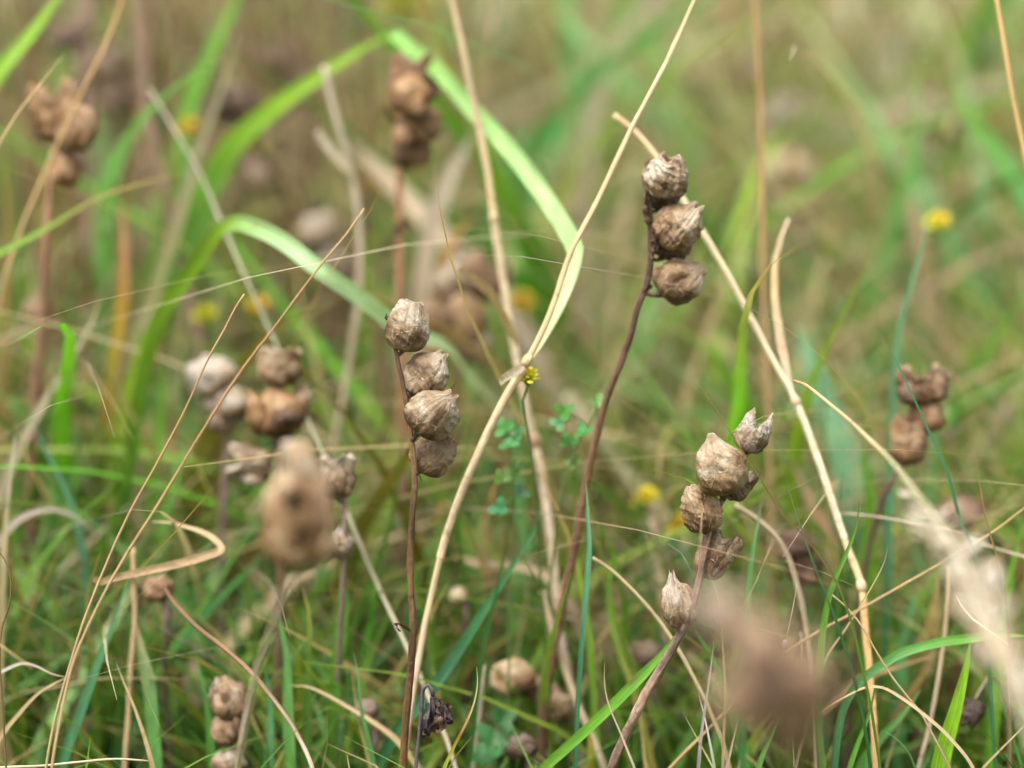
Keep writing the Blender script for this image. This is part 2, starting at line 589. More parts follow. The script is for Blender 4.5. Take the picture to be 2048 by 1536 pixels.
def seed_stalk(label, stem, wpx, caps, hi=False, group=None, cols=None, bracts=(), ground=True, sides=8, tip=True):
    pts = [P(*q) for q in stem]
    if ground: pts = to_ground(pts)
    root = thing("seed_stalk", pts[-1], label, "seed stalk", group)
    org = pts[-1]
    dm = stem[0][2]
    rads = [w * K * dm / 2 for w in wpx]
    SEED[0] += 1
    mb = MB().tube(smooth_path(pts, 90 if hi else 40), rads, cols or [DBR, BRN, DBR, BRN, DBR], sides, True, 0.35, SEED[0])
    mb.build("stem", M_STEM, root, org)
    for c in caps:
        SEED[0] += 1
        s = SEED[0]
        d = min(stem, key=lambda q: (q[0] - c['base'][0]) ** 2 + (q[1] - c['base'][1]) ** 2)[2] + c['dd']
        b, t = P(c['base'][0], c['base'][1], d), P(c['tip'][0], c['tip'][1], d - c['tilt'])
        wid = c['w'] * K * d
        nt, nu = (96, 120) if hi else (36, 44)
        if c['style'] == 'shell':
            m = shell_mesh(b, t, wid, c['tint'], c['yaw'], s, nt // 2, nu // 2, c['crumple'])
            o = m.build("burst_capsule", M_CAPS, root, org)
        else:
            m, a, w, n, L = capsule_mesh(b, t, wid, c['thick'], c['style'], c['tint'], c['yaw'], s, nt, nu, c['crumple'] * (1 if hi else 1.45), c['shear'], c['teeth'], c['prongs'])
            o = m.build("burst_capsule" if c['style'] == 'open' else "seed_capsule", M_CAPS, root, org)
        if c['label']: o['label'] = c['label']
        if not hi and c['style'] != 'shell' and c['w'] > 40:
            rn = random.Random(s * 7 + 1)
            for q in range(2 if c['w'] > 60 else 1):
                ax = (t - b)
                sd = ax.cross(FWD).normalized() * rn.choice((-1, 1))
                hb = b + ax * rn.uniform(-.02, .25) + sd * wid * rn.uniform(.15, .38) - FWD * wid * rn.uniform(.05, .3)
                ht = hb + ax * rn.uniform(.45, .85) + sd * wid * rn.uniform(-.15, .22)
                k = rn.choice((.55, .7, 1.2, 1.35))
                hk = shell_mesh(hb, ht, wid * rn.uniform(.35, .6), tuple(v * k for v in c['tint']), rn.uniform(-50, 50), s + q, 18, 16, 2.0)
                hk.build("torn_husk", M_CAPS, o, org)
        if c['ped']:
            pd = P(c['ped'][0], c['ped'][1], min(stem, key=lambda q: (q[0] - c['ped'][0]) ** 2 + (q[1] - c['ped'][1]) ** 2)[2])
            mid = pd.lerp(b, 0.5) + Vector((0, 0, -0.0004))
            pm = MB().tube(smooth_path([pd, mid, b + (t - b) * 0.06], 8), [wid * .055, wid * .045, wid * .10], [DBR, DBR, (.05, .03, .02)], 8, True, 0.3, s)
            pm.build("pedicel", M_STEM, o, org)
    for (pp, w, col) in bracts:
        SEED[0] += 1
        path = smooth_path([P(*q) for q in pp], 14)
        wd = w * K * pp[0][2]
        m = MB().ribbon(path, lambda f: wd * (0.35 + 0.65 * math.sin(math.pi * min(1, f * 0.8 + .15))), [col, col], 30, 0.5, 90, None, wd * .6, SEED[0])
        m.build("bract", M_DRY, root, org)
    return root


# main stalk in focus
seed_stalk("sharpest dark seed stalk, four brown papery capsules stacked on one side near the picture's middle",
    [(776, 632, .75), (781, 652, .75), (787, 680, .75), (793, 707, .75), (801, 748, .75), (811, 792, .75), (817, 835, .75), (823, 880, .75), (829, 935, .75), (829, 985, .75), (823, 1060, .751), (821, 1150, .752), (826, 1245, .753), (822, 1330, .755), (813, 1430, .757), (806, 1536, .76)],
    [7, 10, 12, 13, 14, 15, 18, 20, 23, 27],
    [cap((806, 703), (824, 603), 84, 'barrel', (1.0, .99, .97), 12, 1.1, .0, .8, .03, (793, 707), 0, .001),
     cap((823, 790), (882, 706), 84, 'round', (.86, .83, .78), 20, 1.3, .12, .7, .05, (811, 792), .001, .001),
     cap((834, 866), (898, 786), 96, 'round', (.94, .91, .86), -12, 1.25, .18, .72, .06, (823, 880), -.003, .002),
     cap((838, 943), (893, 868), 84, 'barrel', (.72, .60, .46), 25, 1.7, .1, .75, .0, (829, 945), .004, 0)],
    hi=True, cols=[DBR, (.09, .045, .02), (.17, .09, .03), (.06, .03, .014), (.15, .075, .026), (.08, .04, .018), (.13, .065, .022), (.15, .07, .02), (.075, .038, .016), (.06, .032, .015), (.08, .042, .018), (.04, .024, .014)], sides=12,
    bracts=[([(779, 640, .75), (773, 634, .749), (775, 628, .749)], 8, DBR), ([(829, 948, .75), (838, 952, .749), (842, 962, .749)], 7, DBR), ([(821, 1262, .753), (808, 1252, .752), (795, 1246, .751), (788, 1248, .75)], 7, DBR), ([(790, 1246, .75), (793, 1256, .75), (800, 1264, .75)], 9, (.05, .035, .03)), ([(823, 1072, .751), (830, 1066, .75), (826, 1060, .75)], 6, DBR)])

# upper right stalk
seed_stalk("tall leaning seed stalk topped by crumpled brown capsules before a thick straw stem",
    [(1300, 316, .770), (1297, 360, .770), (1298, 410, .770), (1303, 470, .771), (1301, 530, .772), (1291, 576, .773), (1279, 602, .773), (1266, 655, .775), (1243, 722, .777), (1214, 795, .779), (1196, 860, .781), (1180, 930, .783), (1165, 1000, .786), (1150, 1090, .789), (1131, 1180, .792), (1115, 1260, .796), (1100, 1340, .80), (1089, 1430, .805), (1083, 1536, .81)],
    [11, 13, 14, 14, 16, 18, 20, 21, 22, 22, 22],
    [cap((1326, 396), (1338, 314), 78, 'barrel', (.98, .95, .93), 10, 2.2, .05, .85, .12, (1299, 400), -.001, .003),
     cap((1318, 420), (1328, 345), 70, 'barrel', (.50, .40, .35), -20, 1.9, 0, .8, .05, (1299, 420), .004, 0),
     cap((1322, 492), (1386, 408), 84, 'round', (1.0, .90, .78), 15, 1.9, .25, .8, .10, (1303, 470), -.001, .002),
     cap((1326, 518), (1360, 440), 78, 'barrel', (.58, .48, .40), -15, 1.8, 0, .8, .05, (1302, 515), .004, 0),
     cap((1322, 590), (1396, 528), 94, 'round', (1.0, .93, .86), -10, 1.2, .22, .8, .0, (1283, 582), -.001, .001)],
    hi=True, cols=[DBR, DBR, (.10, .05, .03), (.15, .075, .035), (.22, .11, .055), (.16, .08, .045), (.26, .14, .075), (.14, .07, .045), (.22, .12, .07), (.18, .10, .06), (.16, .09, .05)], sides=10,
    bracts=[([(1303, 400, .77), (1294, 370, .769), (1292, 335, .768), (1302, 318, .768)], 16, (.30, .20, .13)), ([(1301, 450, .77), (1294, 420, .769), (1297, 385, .768)], 18, (.10, .055, .035)),
            ([(1303, 520, .77), (1311, 490, .768), (1309, 455, .767)], 20, (.12, .07, .045)), ([(1305, 570, .772), (1294, 578, .772), (1284, 580, .772)], 9, DBR),
            ([(1168, 965, .784), (1182, 962, .783), (1190, 975, .783), (1192, 1000, .783)], 9, (.14, .08, .06)), ([(1180, 965, .783), (1200, 962, .782), (1210, 955, .782)], 5, (.16, .10, .07))])

# right stalk
seed_stalk("slanting dark seed stalk with pale pear-shaped and burst capsules behind a thin brown-green blade",
    [(1516, 872, .748), (1500, 898, .748), (1485, 925, .748), (1463, 962, .748), (1448, 992, .748), (1432, 1028, .748), (1420, 1062, .748), (1409, 1108, .748), (1400, 1152, .748), (1386, 1208, .748), (1364, 1262, .749), (1332, 1318, .75), (1292, 1388, .751), (1257, 1458, .752), (1224, 1536, .754)],
    [9, 11, 14, 17, 19, 20, 21, 22, 23, 25],
    [cap((1490, 903), (1518, 838), 58, 'barrel', (1.0, 1.03, 1.12), 0, 2.0, .1, .6, .42, (1496, 905), -.001, .001, prongs=2),
     cap((1450, 990), (1428, 866), 100, 'beak', (1.12, 1.09, 1.05), 12, 1.15, -.12, .85, .0, (1448, 996), -.003, .002),
     cap((1410, 1066), (1393, 972), 72, 'barrel', (1.12, 1.02, .92), 25, 1.6, .0, .8, .06, (1419, 1066), 0, .001),
     cap((1405, 1155), (1450, 1070), 66, 'open', (.86, .74, .64), 15, 1.7, .1, .75, .15, (1402, 1148), .003, .0),
     cap((1368, 1256), (1345, 1150), 72, 'shell', (1.0, .97, .97), 38, 2.2, 0, .7, 0, None, .001, .0),
     cap((1466, 1000), (1492, 948), 44, 'open', (.60, .50, .42), -30, 2.2, .2, .8, .35, (1452, 990), .004, 0)],
    hi=True, cols=[(.34, .22, .12), (.24, .14, .08), (.14, .08, .05), (.13, .08, .055), (.26, .17, .11), (.11, .07, .05), (.24, .16, .095), (.12, .07, .045), (.22, .135, .075), (.10, .06, .04)], sides=12,
    bracts=[([(1452, 990, .748), (1438, 985, .747), (1431, 975, .746)], 14, (.16, .095, .055)), ([(1418, 1066, .748), (1408, 1060, .747), (1404, 1048, .747)], 9, DBR),
            ([(1365, 1255, .749), (1352, 1255, .748), (1345, 1240, .747), (1354, 1235, .748)], 14, (.20, .12, .07)), ([(1505, 895, .748), (1528, 888, .747), (1535, 870, .747)], 12, (.10, .06, .045)), ([(1515, 880, .748), (1535, 856, .747), (1545, 836, .747)], 16, (.42, .35, .32))])

# blurred stalks behind and in front
seed_stalk("reddish-brown blurred seed stalk behind, standing above the arched pale green leaf",
    [(800, 200, .86), (797, 290, .86), (799, 400, .86), (801, 480, .86), (799, 560, .86), (800, 640, .862), (804, 760, .865), (806, 900, .87), (800, 1050, .875), (798, 1200, .88)],
    [12, 16, 20, 22, 22, 22],
    [cap((822, 215), (830, 118), 82, 'open', (.72, .50, .36), 10, 2.0, 0, .85, .25, (800, 210)), cap((812, 232), (828, 150), 78, 'round', (1.0, .74, .45), 0, .9, 0, .8, 0, (800, 235), -.01),
     cap((826, 282), (862, 212), 74, 'barrel', (1.05, .84, .66), 20, 1.2, .1, .8, 0, (798, 275), -.004), cap((808, 296), (800, 240), 42, 'beak', RED, 0, 1.3, 0, .8, 0, (798, 290), -.008), cap((825, 335), (830, 262), 66, 'barrel', (.70, .47, .30), 0, 1.2, 0, .8, 0, (798, 330)),
     cap((797, 335), (790, 285), 22, 'beak', RED, 0, 1, 0, .8, 0, None)],
    cols=[RST, (.26, .12, .06), (.34, .17, .09), (.16, .09, .07), (.34, .18, .09), (.28, .15, .08)],
    bracts=[([(799, 455, .86), (815, 450, .858), (825, 460, .857)], 22, (.14, .08, .06)), ([(798, 250, .86), (778, 225, .858), (765, 208, .857)], 14, (.12, .075, .05)), ([(799, 462, .86), (788, 458, .858), (776, 470, .857)], 16, (.14, .085, .06))])
seed_stalk("blurred tan seed stalk near the left edge, three capsules under a slanting dry stem",
    [(112, 250, .85), (106, 330, .85), (98, 400, .85), (90, 480, .85), (86, 580, .852), (80, 700, .855), (70, 830, .86), (66, 950, .865), (60, 1100, .87)],
    [14, 18, 22, 24, 24],
    [cap((122, 282), (110, 185), 88, 'open', (.82, .58, .36), 10, 2.0, -.1, .8, .35, (110, 285)), cap((142, 302), (168, 212), 72, 'barrel', (1.12, .92, .72), 10, .9, .1, .8, 0, (110, 300), -.006), cap((130, 374), (136, 295), 60, 'round', (1.0, .74, .48), 0, .9, 0, .8, 0, (106, 330))],
    cols=[(.28, .14, .06), (.24, .12, .07), (.20, .10, .06), (.16, .09, .06), (.14, .08, .06)],
    bracts=[([(112, 250, .85), (92, 215, .848), (84, 205, .847)], 18, (.30, .18, .09)), ([(120, 230, .85), (128, 190, .848), (118, 176, .847)], 16, (.34, .2, .1))])
seed_stalk("greyish lavender withered seed stalk, blurred, left of the brown double-capsule stalk",
    [(452, 745, .845), (462, 800, .845), (458, 860, .845), (452, 930, .846), (446, 1020, .848), (440, 1150, .852)],
    [12, 16, 18, 18],
    [cap((440, 790), (402, 718), 92, 'barrel', (1.02, 1.02, 1.10), 10, 1.2, -.1, .8, .1, (452, 775)), cap((458, 815), (400, 800), 38, 'shell', (1.05, 1.02, 1.06), 0, 1.2), cap((460, 838), (468, 775), 58, 'round', LAV, 10, 1.2, 0, .8, 0, (462, 835), -.005), cap((448, 868), (452, 812), 56, 'barrel', (.95, .86, .80), 0, 1.2, 0, .8, 0, (458, 862))],
    cols=[(.2, .13, .1), (.16, .11, .09), (.14, .10, .07)])
seed_stalk("brown blurred seed stalk, two fat capsules one above the other, behind the big foreground head",
    [(556, 705, .82), (553, 770, .82), (556, 850, .82), (562, 900, .82), (566, 980, .822), (566, 1080, .824), (560, 1200, .828)],
    [14, 18, 20, 20],
    [cap((556, 775), (560, 700), 78, 'open', (.98, .84, .72), 10, 1.5, 0, .85, .12, (554, 780)), cap((562, 872), (548, 778), 104, 'round', (.80, .56, .32), 10, .9, 0, .85, 0, (556, 870)), cap((596, 825), (612, 770), 40, 'shell', (.95, .86, .84), 10, 1.5), cap((545, 935), (470, 922), 66, 'open', (.95, .92, .92), 10, 1.8, 0, .7, .4, (560, 930)), cap((528, 950), (515, 900), 46, 'shell', (1.0, .97, .97), 40, 1.5), cap((566, 900), (568, 860), 40, 'barrel', (.5, .38, .28), 0, 1.5)],
    cols=[(.2, .12, .06), (.14, .08, .05), (.12, .075, .05)])
seed_stalk("big blurred brown seed head nearest the lens at left, with a pale knob on top",
    [(596, 905, .645), (596, 980, .645), (598, 1060, .646), (598, 1138, .65), (572, 1185, .657), (545, 1255, .67), (515, 1340, .69), (500, 1400, .70), (485, 1480, .71), (476, 1536, .72)],
    [10, 13, 13, 14, 14, 14],
    [cap((600, 975), (592, 880), 80, 'barrel', (1.25, 1.22, 1.12), 15, 1.0, -.05, .8, 0, (596, 985), .004),
     cap((602, 1138), (592, 940), 124, 'barrel', (1.12, .98, .80), 10, 1.5, 0, .6, .10, (598, 1138), 0),
     cap((596, 1100), (556, 948), 56, 'shell', (1.3, 1.08, .90), 40, 1.8, 0, .7, 0, None, -.010),
     cap((620, 1095), (644, 950), 54, 'shell', (1.26, 1.04, .88), -40, 1.8, 0, .7, 0, None, -.009),
     cap((602, 1060), (604, 950), 56, 'barrel', (1.1, .9, .68), 0, 1.8, 0, .6, .2, None, -.011),
     cap((580, 1010), (572, 935), 50, 'shell', (1.05, .88, .68), 20, 1.8, 0, .7, 0, None, -.012)],
    cols=[BRN, (.40, .31, .2), (.62, .51, .35), (.62, .51, .35), (.60, .50, .34), (.5, .42, .28), (.4, .33, .2), (.4, .33, .2)])
seed_stalk("blurred stalk with one mauve-grey capsule and a small lower one, touching the long pale stem",
    [(682, 960, .79), (690, 1010, .79), (690, 1070, .79), (688, 1130, .792), (684, 1220, .795), (676, 1340, .80)],
    [10, 13, 14],
    [cap((675, 1000), (668, 915), 72, 'open', (1.02, .97, .97), 10, 1.4, 0, .8, .12, (688, 1002)), cap((680, 985), (690, 930), 52, 'shell', (1.0, .95, .95), 200, 1.5), cap((676, 1118), (682, 1058), 56, 'round', (.92, .92, 1.0), 10, 1.5, 0, .8, .1, (690, 1110))],
    cols=[(.2, .13, .11), (.15, .10, .08)])
seed_stalk("much blurred brown and grey seed cluster behind the second-sharpest stalks, right of the main capsules",
    [(945, 545, .90), (935, 610, .90), (922, 680, .90), (915, 760, .902), (910, 880, .91), (905, 1000, .92)],
    [16, 22, 24],
    [cap((925, 590), (885, 535), 80, 'barrel', (1.0, 1.0, 1.06), 0, 1.2, 0, .8, 0, (940, 590)), cap((955, 598), (985, 520), 82, 'open', (.80, .62, .48), 10, 1.6, 0, .8, .3, (940, 590)), cap((928, 690), (925, 590), 84, 'round', (.98, .76, .50), 0, .9, 0, .85, 0, (922, 690), -.01), cap((885, 670), (855, 605), 66, 'barrel', (.70, .50, .34), 0, 1.1, 0, .8, 0, (922, 680)), cap((935, 725), (978, 672), 56, 'shell', (1.0, .98, 1.05), 0, 1.2)],
    cols=[BRN, (.16, .10, .07), (.16, .10, .07)])
seed_stalk("blurred dark-mouthed seed stalk behind the blue-green blade at right",
    [(1852, 770, .81), (1842, 830, .81), (1822, 900, .81), (1795, 945, .811), (1768, 990, .812), (1745, 1060, .814), (1728, 1150, .816), (1715, 1260, .82)],
    [11, 13, 14, 15],
    [cap((1845, 812), (1842, 742), 88, 'open', (.86, .68, .56), 10, 2.0, 0, .85, .35, (1848, 810)), cap((1850, 865), (1856, 800), 66, 'barrel', (1.0, .76, .55), 10, 1.2, 0, .8, 0, (1838, 860)), cap((1812, 930), (1824, 840), 70, 'open', (.98, .76, .56), 10, 1.5, 0, .8, .2, (1815, 925)), cap((1800, 905), (1810, 845), 34, 'shell', (.98, .95, 1.0), 0, 1.3)],
    cols=[DBR, (.10, .055, .04), (.13, .08, .05)],
    bracts=[([(1846, 806, .81), (1820, 775, .808), (1808, 742, .807)], 22, (.34, .24, .18)), ([(1850, 800, .81), (1875, 790, .808), (1888, 762, .807)], 24, (.34, .24, .18)), ([(1846, 790, .81), (1850, 760, .806), (1840, 745, .805)], 20, (.2, .13, .1))])
seed_stalk("low mauve-brown seed stalk with stacked crumpled capsules at the bottom edge, left part",
    [(480, 1365, .785), (478, 1420, .785), (466, 1475, .785), (452, 1536, .786)],
    [9, 11, 12],
    [cap((470, 1436), (450, 1358), 74, 'round', (1.05, .95, .90), 20, 1.5, -.2, .8, .1, (478, 1425)), cap((458, 1492), (446, 1422), 54, 'beak', (1.0, .84, .72), -20, 1.6, -.3, .8, .2, (468, 1475)), cap((462, 1545), (452, 1500), 64, 'barrel', (1.0, .92, .92), 10, 1.5, 0, .8, .1, (452, 1536)), cap((480, 1440), (488, 1395), 36, 'shell', (.95, .85, .80), 0, 1.6)],
    cols=[(.2, .13, .1), DBR])
seed_stalk("short stalk bearing one round cream capsule and two smaller ones low in the grass",
    [(1062, 1375, .815), (1078, 1400, .815), (1092, 1440, .815), (1088, 1480, .816), (1080, 1536, .818)],
    [12, 14, 16],
    [cap((1040, 1392), (1012, 1322), 84, 'barrel', (1.25, 1.12, .95), 20, .9, -.1, .85, 0, (1064, 1382), -.004), cap((1078, 1412), (1090, 1352), 52, 'round', (1.05, .92, .80), 10, 1.2, 0, .8, 0, (1080, 1405)), cap((1104, 1440), (1132, 1388), 64, 'open', (1.25, 1.12, .98), 10, 1.1, 0, .8, .1, (1092, 1435))],
    cols=[(.2, .12, .09), (.14, .08, .06)])
seed_stalk("hugely blurred brown seed head close to the lens in the bottom right",
    [(1440, 1215, .49), (1475, 1280, .49), (1520, 1350, .49), (1560, 1410, .492), (1590, 1470, .495), (1605, 1536, .50)],
    [20, 26, 30, 30],
    [cap((1475, 1265), (1410, 1185), 92, 'round', (1.0, .85, .8), 0, 1, 0, .8, 0, (1465, 1260)), cap((1545, 1345), (1480, 1245), 116, 'barrel', (.85, .7, .6), 0, 1.1, 0, .8, 0, (1515, 1345)), cap((1550, 1405), (1430, 1380), 120, 'round', (.95, .8, .72), 0, 1.1, 0, .8, 0, (1550, 1395)), cap((1558, 1420), (1650, 1330), 130, 'open', (.85, .7, .58), 0, 1.2, 0, .8, .2, (1558, 1408)), cap((1580, 1510), (1602, 1410), 100, 'barrel', (.95, .8, .64), 0, 1.1, 0, .8, 0, (1590, 1470)), cap((1535, 1400), (1545, 1330), 76, 'barrel', (.25, .17, .11), 0, 1.2, 0, .8, 0, (1545, 1390), -.012)],
    cols=[BRN, BRN, (.24, .15, .09)])
seed_stalk("single dusky pink capsule on a blurred stalk by the wide tan blade at right",
    [(1930, 1060, .87), (1925, 1120, .87), (1915, 1220, .875)], [12, 14],
    [cap((1930, 1062), (1920, 992), 78, 'round', (.82, .62, .58), 10, 1.2, 0, .85, .1, (1930, 1066))], cols=[(.2, .1, .08), (.14, .08, .06)])
for (lab, x, y, d, w, tint, n) in [
        ("pale grey capsule stalk far out of focus in the middle of the blurred left half", 640, 465, .96, 84, (1.0, 1.0, 1.08), 2),
        ("whitish blurred capsule stalk right of the leaning brown stalk, high in the background", 1580, 345, 1.05, 90, (1.35, 1.28, 1.18), 2),
        ("lavender blurred capsule stalk next to the orange-brown upright stem", 1570, 230, 1.15, 80, (.86, .84, .98), 1),
        ("topmost lavender-grey blurred capsule stalk at the upper right", 1522, 140, 1.22, 80, (.92, .90, 1.02), 1),
        ("pinkish grey blurred capsule stalk left of the forked grey grass", 500, 290, 1.0, 90, (.88, .76, .74), 2),
        ("dark maroon blurred capsule stalk against the bright green leaf at upper left", 470, 205, .96, 84, (.36, .26, .25), 2),
        ("dull mauve blurred capsule stalk near the top, left of the arching leaf", 560, 120, 1.1, 84, (.60, .48, .48), 2),
        ("dark brown round capsule stalk blurred near the top left corner", 140, 72, 1.0, 62, (.38, .26, .20), 1),
        ("grey-mauve blurred capsule stalk low on the far left among upright brown stems", 75, 620, .92, 46, (.8, .62, .55), 1),
        ("small brown blurred capsule stalk half hidden by the bent tan blade", 318, 1178, .81, 58, (.92, .72, .60), 1),
        ("small dark capsule stalk blurred between the main stalk and the foreground head", 735, 1420, .80, 50, (.62, .56, .58), 1),
        ("dark purple capsule stalk low between two green blades at the bottom", 1045, 1495, .79, 56, (.42, .34, .36), 1),
        ("dusky capsule stalk behind the bright green diagonal blade at bottom right of centre", 1290, 1310, .83, 60, (.62, .52, .52), 1),
        ("dark brown capsule stalk behind the pale straw stem's lower end", 1590, 1090, .83, 76, (.36, .24, .19), 2),
        ("faint rust-mauve capsule stalk at upper left behind the long dry stem", 215, 130, 1.05, 90, (.62, .50, .48), 2),
        ("little whitish tuft capsule stalk low beside the blue-green slanting blade", 918, 1192, .82, 34, (1.5, 1.5, 1.5), 1)]:
    caps = [cap((x + 4, y + 0.42 * w), (x - 8, y - 0.42 * w), w, 'barrel', tint, 10, 1.4, 0, .8, .1, (x + 12, y + 0.5 * w))]
    if n > 1:
        caps.append(cap((x + 14, y + 1.05 * w), (x + 26, y + .3 * w), w * .8, 'open', tint, 10, 1.6, 0, .8, .2, (x + 12, y + 1.1 * w)))
    seed_stalk(lab, [(x + 10, y - 0.1 * w, d), (x + 12, y + .5 * w, d), (x + 16, y + 1.5 * w, d), (x + 10, y + 3.0 * w, d + .01), (x + 18, y + 5.0 * w, d + .02)], [10, 14, 16], caps, cols=[(.16, .10, .08), (.12, .075, .06)])


# ------------------------------------------------------------------ the withered black flower head on its hooked stem
def withered():
    d = .75
    pts = to_ground([P(x, y, dd) for x, y, dd in [(866, 1394, d), (864, 1378, d), (857, 1370, d), (849, 1373, d), (845, 1386, d), (843, 1420, d), (839, 1460, d), (835, 1500, d), (832, 1536, d)]])
    root = thing("withered_flower", pts[-1], "small black shrivelled flower head hanging from a hooked stem beside the main stalk's foot", "dead flower")
    MB().tube(smooth_path(pts, 60), [8 * K * d / 2, 7 * K * d / 2, 8 * K * d / 2, 8 * K * d / 2], [(.05, .04, .05), (.06, .05, .06), (.30, .22, .20), (.26, .19, .16), (.2, .14, .1)], 8, True, .25, 3).build("hooked_stem", M_STEM, root, pts[-1])
    rnd = random.Random(11)
    for i in range(16):
        x0, y0 = 866 + rnd.uniform(-6, 10), 1398 + rnd.uniform(-4, 12)
        if i < 6:
            x1, y1 = rnd.uniform(850, 880), rnd.uniform(1440, 1468)
        else:
            x1, y1 = rnd.uniform(872, 906), rnd.uniform(1428, 1460)
        q = [P(x0, y0, d + rnd.uniform(-.001, .002)), P(lerp(x0, x1, .5) + rnd.uniform(-12, 16), lerp(y0, y1, .5) + rnd.uniform(-10, 6), d + rnd.uniform(-.004, .004)), P(x1, y1, d + rnd.uniform(-.003, .003)), P(x1 - rnd.uniform(2, 14), y1 - rnd.uniform(-4, 12), d + rnd.uniform(-.003, .003))]
        w = rnd.uniform(9, 17) * K * d
        col = rnd.choice([(.02, .015, .017), (.03, .02, .02), (.05, .03, .025), (.035, .025, .03), (.13, .075, .045)])
        MB().ribbon(smooth_path(q, 26), lambda f: w * (0.4 + 0.6 * math.sin(math.pi * min(1, f + .1))), [col, (.22, .15, .10) if i % 3 == 0 else col], rnd.uniform(0, 360), .9, rnd.uniform(-200, 200), None, w * .8, i).build("withered_petal", M_DRY, root, pts[-1])
    MB().tube(smooth_path([P(853, 1408, d + .002), P(862, 1420, d + .001), P(858, 1446, d), P(846, 1474, d + .001)], 12), [4 * K * d, 14 * K * d, 13 * K * d, 3 * K * d], [(.016, .012, .014), (.02, .012, .016), (.014, .01, .01)], 10, True, .7, 5).build("dark_receptacle", M_STEM, root, pts[-1])


withered()


# ------------------------------------------------------------------ small yellow flowers, clover leaves
def yellow_flower(label, x, y, d, r, col=(.75, .62, .04), stem_to=None, seed=0, heading=(0.2, .5)):
    c = P(x, y, d)
    rr = r * K * d
    rnd = random.Random(seed + 77)
    sp = stem_to or [(x + rnd.uniform(-14, 14), y + 90, d + .004), (x + rnd.uniform(-30, 30), y + 260, d + .012)]
    pts = to_ground([c + Vector((0, 0, -rr * .5))] + [P(*q) for q in sp])
    root = thing("yellow_flower", pts[-1], label, "flower", "small yellow clover flowers")
    sr = max(5 * K * d / 2, rr * .09)
    MB().tube(smooth_path(pts, 30), [sr, sr, sr * 1.2], [(.13, .20, .05), (.10, .18, .04), (.12, .15, .05)], 6).build("flower_stem", M_STEM, root, pts[-1])
    mb = MB()
    for i in range(26):                                       # overlapping keeled petals round a dome
        u = (i + .5) / 26
        el = math.asin(1 - 1.45 * u); az = i * 2.39996
        dv = Vector((math.cos(el) * math.cos(az), math.cos(el) * math.sin(az), math.sin(el)))
        tang = (Vector((0, 0, 1)) - dv * dv.z)
        tang = tang.normalized() if tang.length > .05 else Vector((1, 0, 0))
        b = c + dv * rr * .25 - tang * rr * .12
        e = c + dv * rr * rnd.uniform(.88, 1.1) + Vector((0, 0, -rr * .1)) + tang * rr * .18
        m = b.lerp(e, .6) + tang * rr * .12
        pw = rr * .62
        cc = [x_ * rnd.uniform(.8, 1.15) for x_ in col]
        mb.ribbon(smooth_path([b, m, e], 7), lambda f: pw * (0.25 + .75 * math.sin(math.pi * min(.93, f * .8 + .12))), [(cc[0] * .7, cc[1] * .75, cc[2])] + [cc, cc], 0, -.35, 0, dv.cross(tang).cross(tang) * -1 if False else tang)
    mb.build("flower_head", M_PETAL, root, pts[-1])
    cal = MB().tube([c + Vector((0, 0, -rr * .75)), c + Vector((0, 0, -rr * .45)), c + Vector((0, 0, -rr * .1))], [rr * .15, rr * .4, rr * .3], [(.16, .22, .04)], 8)
    cal.build("calyx", M_LEAF, root, pts[-1])
    return root


yellow_flower("sharpest small yellow flower head, at the crossing of the straw stems near the middle", 1056, 754, .772, 24, stem_to=[(1046, 800, .775), (1062, 900, .78), (1075, 1050, .79)], seed=1)
yellow_flower("round yellow flower right of the leaning dark stem, higher one of a close pair", 1291, 996, .86, 28, seed=2)
yellow_flower("deep yellow flower half hidden by a pale capsule, lower one of a close pair", 1356, 1050, .86, 26, (.72, .52, .01), seed=3)
yellow_flower("yellow flower alone on the far right, beside the tip of a blue-green blade", 1876, 446, .90, 28, (.72, .62, .05), seed=4)
yellow_flower("greenish yellow blurred flower above the grey capsule cluster at left", 412, 632, .90, 27, (.50, .50, .02), seed=5)
yellow_flower("golden blurred flower crossed by the long grey stem at left", 516, 612, .90, 26, (.62, .44, .02), seed=6)
yellow_flower("dull orange blurred flower behind the tan upright grass stem", 1042, 606, .93, 30, (.52, .33, .03), seed=7)
yellow_flower("orange-yellow blurred flower bud at upper left near the bright green leaf", 378, 258, .93, 24, (.58, .40, .05), seed=8)
yellow_flower("olive yellow blurred flower beside the forked grey grass head", 742, 372, 1.0, 40, (.34, .24, .03), seed=9)
yellow_flower("soft lemon flower at the very top of the frame, most out of focus", 812, 8, 1.12, 66, (.42, .42, .06), seed=10)
yellow_flower("tiny yellow floret low in the right-hand grass beside the broad green leaf", 1782, 1062, .86, 16, (.6, .6, .03), seed=12)


